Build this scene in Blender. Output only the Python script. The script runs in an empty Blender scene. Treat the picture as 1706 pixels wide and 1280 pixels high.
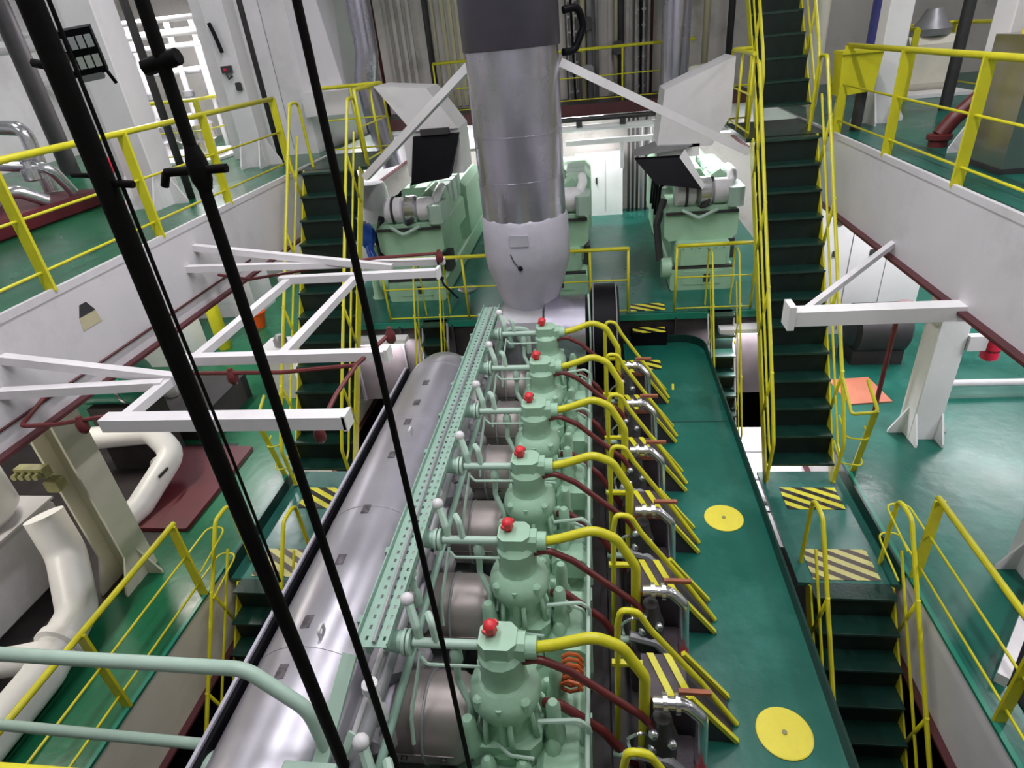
import bpy, math, random
from mathutils import Vector, Matrix
random.seed(7)
S = bpy.context.scene
COL = S.collection
V3 = Vector

# ------------------------------------------------------------------ camera
def setup_camera():
    cd = bpy.data.cameras.new('camera'); co = bpy.data.objects.new('camera', cd); COL.objects.link(co)
    vy = V3((985.72 - 853, 43.69 - 640, 1013.43)).normalized()      # world Y in (right, down, forward)
    vd = V3((1033.77 - 853, 2402.55 - 640, 1013.43)); vd = (vd - vy * vd.dot(vy)).normalized()   # world down
    vx = vd.cross(vy)
    right = V3((vx[0], vy[0], -vd[0])); down = V3((vx[1], vy[1], -vd[1])); fwd = V3((vx[2], vy[2], -vd[2]))
    m = Matrix((right, -down, -fwd)).transposed().to_4x4()
    m.translation = V3((0, 0, 1.55))
    co.matrix_world = m
    cd.sensor_fit = 'HORIZONTAL'; cd.sensor_width = 36.0
    cd.lens = 36.0 * 1013.43 / 1706.0
    cd.clip_start = 0.05; cd.clip_end = 200
    S.camera = co
setup_camera()
W = bpy.data.worlds.new('world'); S.world = W; W.use_nodes = True
W.node_tree.nodes['Background'].inputs[0].default_value = (0.9, 0.95, 1.0, 1)
W.node_tree.nodes['Background'].inputs[1].default_value = 0.06
S.view_settings.view_transform = 'Standard'; S.view_settings.look = 'None'
S.view_settings.gamma = 1.0; S.view_settings.use_curve_mapping = False
S.view_settings.exposure = 0.12
LIGHT = 1.0

# ------------------------------------------------------------------ materials
MATS = {}
def mat(name, col, rough=0.5, metal=0.0, var=0.12, scale=3.0, bump=0.0, bscale=40.0, dirt=None, dirt_amt=0.0, dscale=2.0,
        emit=None, estr=0.0, coat=0.0, rvar=0.0, spec=0.5):
    m = bpy.data.materials.new(name); m.use_nodes = True
    nt = m.node_tree; b = nt.nodes['Principled BSDF']
    b.inputs['Roughness'].default_value = rough; b.inputs['Metallic'].default_value = metal
    b.inputs['Coat Weight'].default_value = coat; b.inputs['Specular IOR Level'].default_value = spec
    tc = nt.nodes.new('ShaderNodeTexCoord')
    n = nt.nodes.new('ShaderNodeTexNoise'); n.inputs['Scale'].default_value = scale; n.inputs['Detail'].default_value = 6
    nt.links.new(tc.outputs['Object'], n.inputs['Vector'])
    r = nt.nodes.new('ShaderNodeValToRGB')
    r.color_ramp.elements[0].position = 0.3; r.color_ramp.elements[1].position = 0.7
    c = col
    r.color_ramp.elements[0].color = (c[0]*(1-var), c[1]*(1-var), c[2]*(1-var), 1)
    r.color_ramp.elements[1].color = (min(1, c[0]*(1+var)), min(1, c[1]*(1+var)), min(1, c[2]*(1+var)), 1)
    nt.links.new(n.outputs['Fac'], r.inputs['Fac'])
    out = r.outputs['Color']
    if dirt:
        n2 = nt.nodes.new('ShaderNodeTexNoise'); n2.inputs['Scale'].default_value = dscale; n2.inputs['Detail'].default_value = 9
        n2.inputs['Roughness'].default_value = 0.7
        nt.links.new(tc.outputs['Object'], n2.inputs['Vector'])
        r2 = nt.nodes.new('ShaderNodeValToRGB')
        r2.color_ramp.elements[0].position = 0.52; r2.color_ramp.elements[0].color = (0, 0, 0, 1)
        r2.color_ramp.elements[1].position = 0.75; r2.color_ramp.elements[1].color = (dirt_amt, dirt_amt, dirt_amt, 1)
        nt.links.new(n2.outputs['Fac'], r2.inputs['Fac'])
        mx = nt.nodes.new('ShaderNodeMix'); mx.data_type = 'RGBA'
        nt.links.new(r2.outputs['Color'], mx.inputs['Factor'])
        nt.links.new(out, mx.inputs[6]); mx.inputs[7].default_value = (*dirt, 1)
        out = mx.outputs[2]
    nt.links.new(out, b.inputs['Base Color'])
    if rvar:
        mr = nt.nodes.new('ShaderNodeMapRange'); mr.inputs[3].default_value = max(0.03, rough - rvar); mr.inputs[4].default_value = rough + rvar
        nt.links.new(n.outputs['Fac'], mr.inputs[0]); nt.links.new(mr.outputs[0], b.inputs['Roughness'])
    if bump:
        n3 = nt.nodes.new('ShaderNodeTexNoise'); n3.inputs['Scale'].default_value = bscale; n3.inputs['Detail'].default_value = 4
        nt.links.new(tc.outputs['Object'], n3.inputs['Vector'])
        bp = nt.nodes.new('ShaderNodeBump'); bp.inputs['Strength'].default_value = bump; bp.inputs['Distance'].default_value = 0.02
        nt.links.new(n3.outputs['Fac'], bp.inputs['Height']); nt.links.new(bp.outputs['Normal'], b.inputs['Normal'])
    if emit:
        b.inputs['Emission Color'].default_value = (*emit, 1); b.inputs['Emission Strength'].default_value = estr
    MATS[name] = m
    return m
mat('deck', (0.008, 0.108, 0.079), 0.31, 0, 0.24, 0.9, 0.22, 6, (0.05, 0.22, 0.18), 0.75, 1.1, rvar=0.17)
mat('deck_landing_sheen', (0.030, 0.150, 0.122), 0.28, 0, 0.2, 1.5, 0.16, 7, (0.10, 0.25, 0.22), 0.6, 2.0, rvar=0.12)  # deck paint lightened to carry reflected light; the pale patches are wear
mat('deck_left_light_tint', (0.007, 0.118, 0.052), 0.27, 0, 0.22, 0.9, 0.16, 7, (0.03, 0.19, 0.10), 0.6, 1.3, rvar=0.12)  # same deck paint, made greener for the light colour on this side
mat('tread', (0.005, 0.030, 0.022), 0.30, 0, 0.2, 3, 0.1, 30, (0.012, 0.05, 0.04), 0.5, 4)
mat('riser', (0.003, 0.013, 0.010), 0.5, 0, 0.2, 3)
mat('nosing', (0.025, 0.065, 0.052), 0.35, 0.2, 0.2, 8)
mat('white', (0.74, 0.72, 0.74), 0.42, 0, 0.05, 2, 0.04, 12, (0.42, 0.39, 0.40), 0.35, 1.3)
mat('white_bright', (0.84, 0.83, 0.84), 0.4, 0, 0.04, 2, 0.03, 12, (0.6, 0.57, 0.58), 0.25, 1.6)
mat('girder', (0.66, 0.64, 0.67), 0.40, 0, 0.05, 1.2, 0.06, 6, (0.34, 0.31, 0.33), 0.4, 0.9)
mat('cream', (0.74, 0.71, 0.60), 0.45, 0, 0.05, 2, 0.04, 12, (0.45, 0.40, 0.30), 0.35, 1.5)
mat('wall', (0.52, 0.49, 0.46), 0.5, 0, 0.10, 0.8, 0.04, 6, (0.16, 0.13, 0.11), 0.65, 1.1)
mat('wall_cream', (0.54, 0.50, 0.33), 0.5, 0, 0.08, 1.5, 0, 6, (0.3, 0.27, 0.18), 0.4, 1.5)
mat('yellow', (0.64, 0.60, 0.022), 0.35, 0, 0.08, 4, 0.05, 25, (0.45, 0.38, 0.03), 0.4, 5)
mat('yellow_disc', (0.78, 0.68, 0.06), 0.45, 0, 0.05, 3, 0.05, 40, (0.55, 0.48, 0.08), 0.4, 5)
mat('mint', (0.35, 0.55, 0.405), 0.38, 0, 0.10, 4, 0.22, 14, (0.20, 0.38, 0.27), 0.5, 4)
mat('mint_pale', (0.42, 0.57, 0.48), 0.4, 0, 0.07, 4, 0.06, 14, (0.34, 0.42, 0.36), 0.4, 4)
mat('mint_gen', (0.36, 0.58, 0.40), 0.4, 0, 0.08, 3, 0.06, 14, (0.24, 0.36, 0.25), 0.5, 3)
mat('mint_tray', (0.30, 0.46, 0.38), 0.45, 0.1, 0.1, 5, 0.06, 20, (0.2, 0.28, 0.24), 0.5, 5)
mat('red_knob', (0.62, 0.025, 0.035), 0.35, 0, 0.1, 6)
mat('red_pipe', (0.135, 0.020, 0.022), 0.4, 0, 0.12, 5, 0.05, 20, (0.14, 0.02, 0.02), 0.5, 5)
mat('red_base', (0.17, 0.012, 0.016), 0.35, 0, 0.12, 2)
mat('red_bright', (0.66, 0.02, 0.06), 0.35, 0, 0.1, 3)
mat('dark_red', (0.085, 0.018, 0.022), 0.5, 0, 0.15, 3)
mat('silver', (0.52, 0.50, 0.56), 0.36, 0.75, 0.08, 1.5, 0.10, 7, (0.40, 0.38, 0.43), 0.5, 1.6, rvar=0.08)
mat('cladding', (0.50, 0.48, 0.57), 0.27, 0.9, 0.10, 1.2, 0.16, 5, (0.38, 0.36, 0.44), 0.55, 1.8, rvar=0.08)
mat('cladding_dark', (0.10, 0.09, 0.12), 0.42, 0.7, 0.15, 1.5, 0.15, 5)
mat('lagging', (0.50, 0.48, 0.56), 0.55, 0.25, 0.08, 2, 0.4, 6, (0.42, 0.40, 0.47), 0.5, 2.5)
mat('bellows', (0.30, 0.265, 0.255), 0.42, 0.6, 0.10, 2, 0.05, 9, (0.30, 0.26, 0.25), 0.5, 2.5)
mat('chrome', (0.72, 0.71, 0.75), 0.22, 0.9, 0.06, 3, 0.05, 12)
mat('grey_metal', (0.33, 0.33, 0.35), 0.45, 0.4, 0.12, 3, 0.05, 12)
mat('dark_metal', (0.055, 0.052, 0.055), 0.5, 0.3, 0.2, 3)
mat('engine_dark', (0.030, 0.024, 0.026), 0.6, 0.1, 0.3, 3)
mat('black', (0.004, 0.004, 0.006), 0.5, 0, 0.2, 4, spec=0.12)
mat('black_cable', (0.005, 0.004, 0.004), 0.7, 0, 0.2, 8, 0.15, 40, spec=0.12)
mat('plum', (0.055, 0.040, 0.050), 0.45, 0.1, 0.2, 6, 0.1, 40)
mat('maroon', (0.10, 0.010, 0.018), 0.45, 0, 0.25, 2, 0.05, 12)
mat('lagging_dirty', (0.30, 0.28, 0.31), 0.7, 0.1, 0.25, 6, 0.5, 12, (0.12, 0.11, 0.12), 0.7, 4)
mat('steel', (0.40, 0.38, 0.36), 0.22, 0.9, 0.12, 2, 0.04, 6)
mat('rust', (0.30, 0.10, 0.05), 0.7, 0, 0.3, 5)
mat('orange', (0.85, 0.11, 0.01), 0.4, 0, 0.05, 3)
mat('orange_spring', (0.45, 0.09, 0.02), 0.4, 0, 0.2, 10)
mat('blue', (0.02, 0.10, 0.55), 0.3, 0, 0.15, 6)
mat('navy', (0.05, 0.05, 0.22), 0.4, 0, 0.1, 6)
mat('green_paint', (0.015, 0.20, 0.13), 0.3, 0, 0.12, 3)
mat('terracotta', (0.50, 0.17, 0.10), 0.5, 0, 0.1, 3)
mat('lens', (0.75, 0.75, 0.78), 0.12, 0.2, 0.05, 6)
mat('stain', (0.13, 0.115, 0.13), 0.5, 0.4, 0.6, 18)
mat('olive', (0.30, 0.29, 0.13), 0.5, 0, 0.2, 8)
mat('tube_glow', (1, 1, 1), 0.5, emit=(1.0, 0.98, 1.0), estr=9.0)
mat('underdeck', (0.40, 0.38, 0.39), 0.6, 0, 0.1, 1)
def hazard(name, ya, bk, freq=7.0, ang=-0.55):
    m = bpy.data.materials.new(name); m.use_nodes = True
    nt = m.node_tree; b = nt.nodes['Principled BSDF']; b.inputs['Roughness'].default_value = 0.4
    tc = nt.nodes.new('ShaderNodeTexCoord'); sp = nt.nodes.new('ShaderNodeSeparateXYZ')
    nt.links.new(tc.outputs['Object'], sp.inputs[0])
    def math_(op, a, bb):
        n = nt.nodes.new('ShaderNodeMath'); n.operation = op
        for i, q in enumerate((a, bb)):
            if q is None: continue
            if isinstance(q, (int, float)): n.inputs[i].default_value = q
            else: nt.links.new(q, n.inputs[i])
        return n.outputs[0]
    u = math_('ADD', math_('MULTIPLY', sp.outputs[0], math.sin(-ang)), math_('MULTIPLY', sp.outputs[1], math.cos(ang)))
    f = math_('FRACT', math_('MULTIPLY', math_('ADD', u, 10.0), freq), None)
    st = math_('GREATER_THAN', f, 0.52)
    mx = nt.nodes.new('ShaderNodeMix'); mx.data_type = 'RGBA'; nt.links.new(st, mx.inputs['Factor'])
    mx.inputs[6].default_value = (*ya, 1); mx.inputs[7].default_value = (*bk, 1)
    nt.links.new(mx.outputs[2], b.inputs['Base Color'])
    MATS[name] = m
hazard('hazard', (0.70, 0.66, 0.05), (0.012, 0.012, 0.012))
hazard('hazard_worn', (0.62, 0.58, 0.22), (0.09, 0.07, 0.06))

# ------------------------------------------------------------------ mesh builder
def fillet(pts, r, n=5):
    pts = [V3(p) for p in pts]
    if len(pts) < 3 or r <= 0: return pts
    out = [pts[0]]
    for i in range(1, len(pts) - 1):
        a, p, b = pts[i-1], pts[i], pts[i+1]
        u = (a - p); v = (b - p); lu, lv = u.length, v.length
        if lu < 1e-6 or lv < 1e-6: continue
        u /= lu; v /= lv
        ang = u.angle(v)
        if ang > 3.05: out.append(p); continue
        d = min(r / math.tan(ang / 2), lu * 0.48, lv * 0.48)
        s, e = p + u * d, p + v * d
        for k in range(n + 1):
            t = k / n
            out.append(s * (1-t)**2 + p * 2*t*(1-t) + e * t*t)
    out.append(pts[-1])
    return out

class MB:
    def __init__(s): s.v = []; s.f = []; s.sm = []
    def add(s, vs, fs, sm=False):
        o = len(s.v); s.v += [V3(q) for q in vs]
        for i, f in enumerate(fs):
            s.f.append([o + k for k in f]); s.sm.append(sm if isinstance(sm, bool) else sm[i])
        return s
    def box(s, c, d, rz=0, rot=None):
        hx, hy, hz = d[0]/2, d[1]/2, d[2]/2
        R = rot if rot is not None else Matrix.Rotation(rz, 3, 'Z')
        c = V3(c)
        vs = [c + R @ V3((x*hx, y*hy, z*hz)) for z in (-1, 1) for y in (-1, 1) for x in (-1, 1)]
        return s.add(vs, [(0,2,3,1),(4,5,7,6),(0,1,5,4),(2,6,7,3),(0,4,6,2),(1,3,7,5)])
    def bb(s, a, b):                       # box by two corners
        return s.box([(a[i]+b[i])/2 for i in range(3)], [abs(b[i]-a[i]) for i in range(3)])
    def bbev(s, a, b, e=0.03, ax=1):       # box with four chamfered edges along an axis
        lo = [min(a[i], b[i]) for i in range(3)]; hi = [max(a[i], b[i]) for i in range(3)]
        i, j = [k for k in range(3) if k != ax]
        e = min(e, (hi[i]-lo[i])*0.45, (hi[j]-lo[j])*0.45)
        pr = [(lo[i]+e, lo[j]), (hi[i]-e, lo[j]), (hi[i], lo[j]+e), (hi[i], hi[j]-e), (hi[i]-e, hi[j]), (lo[i]+e, hi[j]), (lo[i], hi[j]-e), (lo[i], lo[j]+e)]
        vs = []
        for q in (lo[ax], hi[ax]):
            for p in pr:
                w = [0, 0, 0]; w[i] = p[0]; w[j] = p[1]; w[ax] = q; vs.append(w)
        n = len(pr)
        fs = [tuple(range(n))[::-1], tuple(range(n, 2*n))] + [(k, (k+1) % n, n+(k+1) % n, n+k) for k in range(n)]
        return s.add(vs, fs)
    def beam(s, p, q, w, h, up=(0,0,1)):   # rectangular bar from p to q
        p, q = V3(p), V3(q); d = (q-p); L = d.length; d /= L
        up = V3(up)
        if abs(d.dot(up)) > 0.99: up = V3((0,1,0))
        x = d.cross(up).normalized(); z = x.cross(d).normalized()
        R = Matrix((x, d, z)).transposed()
        return s.box((p+q)/2, (w, L, h), rot=R)
    def tube(s, pts, r, n=8, fl=0.0, caps=True, nf=5):
        pts = fillet(pts, fl, nf)
        rs = r if isinstance(r, (list, tuple)) else [r]*len(pts)
        if len(rs) != len(pts): rs = [rs[0]]*len(pts)
        t0 = (pts[1]-pts[0]).normalized()
        up = V3((0,0,1)) if abs(t0.z) < 0.9 else V3((1,0,0))
        nrm = t0.cross(up).normalized()
        vs = []
        for i, p in enumerate(pts):
            if i == 0: t = t0
            elif i == len(pts)-1: t = (pts[i]-pts[i-1]).normalized()
            else:
                t = ((pts[i+1]-p).normalized() + (p-pts[i-1]).normalized())
                t = t.normalized() if t.length > 1e-6 else (pts[i+1]-p).normalized()
            nrm = (nrm - t*nrm.dot(t))
            nrm = nrm.normalized() if nrm.length > 1e-6 else t.orthogonal().normalized()
            b = t.cross(nrm)
            for k in range(n):
                a = 2*math.pi*k/n
                vs.append(p + (nrm*math.cos(a) + b*math.sin(a))*rs[i])
        fs = []; sm = []
        for i in range(len(pts)-1):
            for k in range(n):
                fs.append((i*n+k, i*n+(k+1) % n, (i+1)*n+(k+1) % n, (i+1)*n+k)); sm.append(True)
        if caps:
            fs.append(tuple(range(n))[::-1]); fs.append(tuple(range((len(pts)-1)*n, len(pts)*n))); sm += [False, False]
        return s.add(vs, fs, sm)
    def cyl(s, p, q, r, n=16, r2=None): return s.tube([p, q], [r, r if r2 is None else r2], n)
    def lathe(s, c, prof, n=20, ax=2, sharp=True):   # prof: (radius, height) list
        c = V3(c); vs = []
        for r, h in prof:
            for k in range(n):
                a = 2*math.pi*k/n; q = [0, 0, 0]; i, j = [m for m in range(3) if m != ax]
                q[i] = r*math.cos(a); q[j] = r*math.sin(a)*(1 if ax != 1 else -1); q[ax] = h
                vs.append(c + V3(q))
        fs = []; sm = []
        for i in range(len(prof)-1):
            for k in range(n):
                fs.append((i*n+k, i*n+(k+1) % n, (i+1)*n+(k+1) % n, (i+1)*n+k)); sm.append(True)
        if prof[0][0] > 1e-4: fs.append(tuple(range(n))[::-1]); sm.append(False)
        if prof[-1][0] > 1e-4: fs.append(tuple(range((len(prof)-1)*n, len(prof)*n))); sm.append(False)
        return s.add(vs, fs, sm)
    def sphere(s, c, r, n=10, sz=1.0):
        pr = [(max(1e-5, r*math.sin(math.pi*k/8)), -r*sz*math.cos(math.pi*k/8)) for k in range(9)]
        return s.lathe(c, pr, n)
    def prism(s, poly, a, b, ax=2):        # poly in the two other axes, extruded a->b along ax
        i, j = [m for m in range(3) if m != ax]; vs = []
        for h in (a, b):
            for p in poly:
                q = [0, 0, 0]; q[i] = p[0]; q[j] = p[1]; q[ax] = h; vs.append(q)
        n = len(poly)
        return s.add(vs, [tuple(range(n))[::-1], tuple(range(n, 2*n))] + [(k, (k+1) % n, n+(k+1) % n, n+k) for k in range(n)])
    def build(s, name, material, parent=None):
        me = bpy.data.meshes.new(name)
        off = parent['_o'] if parent is not None else None
        o3 = V3(off) if off is not None else V3((0,0,0))
        me.from_pydata([tuple(q - o3) for q in s.v], [], s.f)
        me.materials.append(MATS[material])
        me.polygons.foreach_set('use_smooth', s.sm)
        me.validate(); me.update()
        import bmesh
        bm = bmesh.new(); bm.from_mesh(me); bmesh.ops.recalc_face_normals(bm, faces=bm.faces); 
        for e in bm.edges:
            if len(e.link_faces) == 2 and e.calc_face_angle(0) > 0.7: e.smooth = False
        bm.to_mesh(me); bm.free()
        o = bpy.data.objects.new(name, me); COL.objects.link(o)
        o['_o'] = tuple(o3)
        if parent is not None: o.parent = parent
        return o

def tag(o, label, cat, group=None):
    o['label'] = label; o['category'] = cat
    if group: o['group'] = group
    return o
def thing(name, label, cat, loc=(0,0,0), group=None):
    o = bpy.data.objects.new(name, None); COL.objects.link(o); o.location = loc; o['_o'] = tuple(loc)
    o.empty_display_size = 0.1
    return tag(o, label, cat, group)
def solo(name, mb, material, label, cat, group=None):
    # a thing that is a single mesh: origin at its own base centre
    xs = [q.x for q in mb.v]; ys = [q.y for q in mb.v]; zs = [q.z for q in mb.v]
    c = V3(((min(xs)+max(xs))/2, (min(ys)+max(ys))/2, min(zs)))
    mb.v = [q - c for q in mb.v]
    o = mb.build(name, material); o.location = c; o['_o'] = tuple(c)
    return tag(o, label, cat, group)
def struct(name, mb, material, parent=None):
    o = mb.build(name, material, parent)
    if parent is None: o['kind'] = 'structure'
    return o
def copy_thing(root, loc, label=None, group=None):
    r = root.copy(); COL.objects.link(r); r.location = loc
    if label: r['label'] = label
    if group: r['group'] = group
    for ch in root.children:
        c = ch.copy(); COL.objects.link(c); c.parent = r
        for g in ch.children:
            d = g.copy(); COL.objects.link(d); d.parent = c
    return r
ORD = ['first', 'second', 'third', 'fourth', 'fifth', 'sixth', 'seventh', 'eighth']

# ------------------------------------------------------------------ lamps (built here because they are the light of the place)
def lamp(loc, size, power, label, col=(1, 0.97, 1.0), along='y', group='tube lamps', down=True, rx=0.0, tube=True):
    t = thing('fluorescent_lamp', label, 'lamp', loc, group)
    x, y, z = loc
    L = size; d = (0.22, L, 0.07) if along == 'y' else (L, 0.22, 0.07)
    MB().box((x, y, z+0.075), d).build('housing', 'white_bright', t)
    for s in (-0.05, 0.05):
        m = MB()
        if along == 'y': m.cyl((x+s, y-L/2+0.04, z+0.02), (x+s, y+L/2-0.04, z+0.02), 0.016, 8)
        else: m.cyl((x-L/2+0.04, y+s, z+0.02), (x+L/2-0.04, y+s, z+0.02), 0.016, 8)
        m.build('tube', 'tube_glow', t)
    ld = bpy.data.lights.new('lamp_light', 'AREA'); ld.shape = 'RECTANGLE'
    ld.size = 0.2 if along == 'y' else L; ld.size_y = L if along == 'y' else 0.2
    ld.energy = power * LIGHT; ld.color = col
    lo = bpy.data.objects.new('lamp_light', ld); COL.objects.link(lo); lo.parent = t; lo.location = (0, 0, -0.01)
    return t

# ------------------------------------------------------------------ the setting
LZ, SZ, WZ, FZ = -3.78, -3.95, -2.90, -2.45
XL, XR, YB, YF = -4.6, 3.22, 15.5, -3.0
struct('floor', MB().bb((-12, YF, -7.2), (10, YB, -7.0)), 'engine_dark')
struct('ceiling', MB().bb((-12, YF, 5.6), (10, YB, 5.8)), 'white')
struct('wall_left', MB().bb((-12.2, YF, -7.2), (-12, YB, 5.8)), 'white')
struct('wall_right', MB().bb((10, YF, -7.2), (10.2, YB, 5.8)), 'white')
wb = struct('wall_back', MB().bb((-12.2, YB, -7.2), (10.2, YB+0.2, 5.8)), 'wall')
struct('wall_front', MB().bb((-12.2, YF-0.2, -7.2), (10.2, YF, 5.8)), 'white')
# upper deck wings, lower deck wings, generator deck
struct('floor_upper_left', MB().bb((-12, YF, -0.04), (XL, YB, 0)), 'deck_left_light_tint')
struct('floor_upper_right', MB().bb((XR, YF, -0.04), (10, YB, 0)), 'deck')
struct('floor_upper_front', MB().bb((XL, YF, -0.06), (XR, 0.16, 0)), 'deck')
struct('floor_lower_left', MB().prism([(-5.78, YF), (XL, YF), (XL, YB), (-12, YB), (-12, 7.45), (-5.78, 7.45)], LZ-0.04, LZ), 'deck_left_light_tint')
struct('floor_void_dark_left', MB().bb((-12, YF, LZ-0.04), (-5.78, 7.45, LZ-0.002)), 'engine_dark')  # flat dark sheet at deck level standing in for the shaded void
struct('floor_lower_right', MB().bb((XR, YF, LZ-0.04), (10, YB, LZ)), 'deck')
struct('floor_generator_deck', MB().bb((XL+0.06, 9.03, FZ-0.06), (XR-0.06, YB, FZ)), 'deck')
fl = struct('floor_landing_left', MB().bb((XL+0.02, 4.84, SZ-0.05), (-3.50, 6.95, SZ)), 'deck_landing_sheen')
MB().bb((XL+0.022, 4.84, SZ), (XL+0.05, 8.6, LZ+0.004)).build('kick_plate', 'tread', fl)
fl = struct('floor_landing_right', MB().bb((2.13, 5.0, SZ-0.05), (XR-0.02, 6.95, SZ)), 'deck_landing_sheen')
MB().bb((XR-0.05, 5.0, SZ), (XR-0.022, 8.6, LZ+0.004)).build('kick_plate', 'tread', fl)
# edge girders of the decks
def girder(n, x, sgn, z, name, m='girder', y0=YF, y1=YB):
    t = struct(name, MB().bb((x-0.012*sgn, y0, z-0.90), (x+0.012*sgn, y1, z-0.005)), m)
    f = MB().bb((x-0.09, y0, z-0.93), (x+0.09, y1, z-0.90)).build('flange', 'dark_red', t)
    if z > -1: MB().bb((x-0.02, y0, z-0.04), (x+0.02, y1, z+0.025)).build('deck_lip', m, t)
    else: MB().bb((x-0.022, y0, z-0.03), (x+0.022, y1, z+0.003)).build('deck_edge', 'green_paint', t)
    for k in range(int((y1-y0)/2.75)+1):
        yy = y0 + 0.65 + 2.75*k
        MB().bb((x+0.0*sgn, yy-0.008, z-0.89), (x+0.20*sgn, yy+0.008, z-0.05)).build('stiffener', m, t)
    return t
girder(1, XL, -1, 0, 'trim_1'); girder(2, XR, 1, 0, 'trim_2')
girder(3, XL, -1, LZ, 'trim_3', 'cream'); girder(4, XR, 1, LZ, 'trim_4', 'white_bright')
# front fascia of the generator deck
t = struct('trim_5', MB().bb((XL+0.06, 9.05, FZ-1.5), (XR-0.06, 9.10, FZ-0.06)), 'engine_dark')
for k in range(9): MB().bb((-4.2+0.9*k, 8.98, FZ-1.5), (-4.17+0.9*k, 9.05, FZ-0.06)).build('stiffener', 'dark_metal', t)
MB().bb((XL+0.06, 9.0, FZ-0.10), (XR-0.06, 9.05, FZ)).build('deck_edge', 'green_paint', t)

# engine-side walkway with a raised coaming
wk = [(0.40, 8.90), (0.40, 0.4), (1.62, 0.4), (1.62, 8.55)] + [(1.62-0.35+0.35*math.cos(a*math.pi/12), 8.55+0.35*math.sin(a*math.pi/12)) for a in range(1, 7)]
w = struct('floor_walkway', MB().prism(wk, WZ-0.05, WZ), 'deck')
path = [(1.62, 0.4)] + wk[3:] + [(0.40, 8.90)]
m = MB()
for a, b in zip(path[:-1], path[1:]): m.beam((a[0], a[1], WZ+0.03), (b[0], b[1], WZ+0.03), 0.02, 0.19)
m.build('coaming', 'tread', w)
m = MB(); m.bb((0.9, 6.62, WZ), (1.6, 6.64, WZ+0.004)); m.build('seam', 'nosing', w)
for i, (x, y) in enumerate([(1.23, 4.86), (1.25, 2.66)]):
    t = thing('inspection_cover', ['round yellow inspection cover on the walkway, abreast of the worn hazard plate', 'round yellow inspection cover on the walkway, abreast of the descending stair'][i], 'hatch cover', (x, y, WZ), 'yellow covers on the walkway')
    MB().lathe((x, y, WZ), [(0.192, 0.0), (0.192, 0.008), (0.184, 0.012)], 40).build('plate', 'yellow_disc', t)
    MB().lathe((x, y, WZ+0.012), [(0.018, 0.0), (0.018, 0.008)], 10).build('bolt', 'olive', t)
solo('paint_chip', MB().box((1.02, 7.5, WZ+0.003), (0.03, 0.16, 0.006), rz=-0.1), 'yellow', 'small yellow paint mark on the walkway floor', 'floor mark')

# steps between walkway and generator deck
t = thing('step_box', 'black two-tread step box with hazard striped treads below the generator deck', 'steps', (0.80, 8.9, WZ))
MB().bb((0.53, 8.80, WZ), (1.07, 9.03, WZ+0.22)).build('body', 'black', t)
solo_haz = []
def hazplate(x0, y0, x1, y1, z, label, m='hazard'):
    return solo('hazard_plate', MB().bb((x0, y0, z), (x1, y1, z+0.008)), m, label, 'floor marking')
hazplate(0.55, 8.81, 1.05, 9.00, WZ+0.22, 'hazard striped plate on the step box tread', 'hazard')
hazplate(0.53, 9.14, 1.07, 9.42, FZ, 'hazard striped plate on the generator deck above the step box', 'hazard')
hazplate(0.48, 8.02, 0.92, 8.30, WZ, 'hazard striped plate on the walkway below the step box', 'hazard')
hazplate(2.33, 6.18, 3.02, 6.60, SZ, 'clean hazard striped plate at the foot of the stair beside the white column', 'hazard')
hazplate(2.30, 5.04, 3.00, 5.50, SZ, 'worn hazard striped plate at the top of the stair down beside the walkway', 'hazard_worn')
hazplate(-4.25, 6.12, -3.56, 6.56, SZ, 'clean hazard striped plate at the foot of the stair beside the exhaust receiver', 'hazard')
hazplate(-4.30, 4.88, -3.60, 5.34, SZ, 'worn hazard striped plate at the top of the stair down beside the exhaust receiver', 'hazard_worn')

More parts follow.
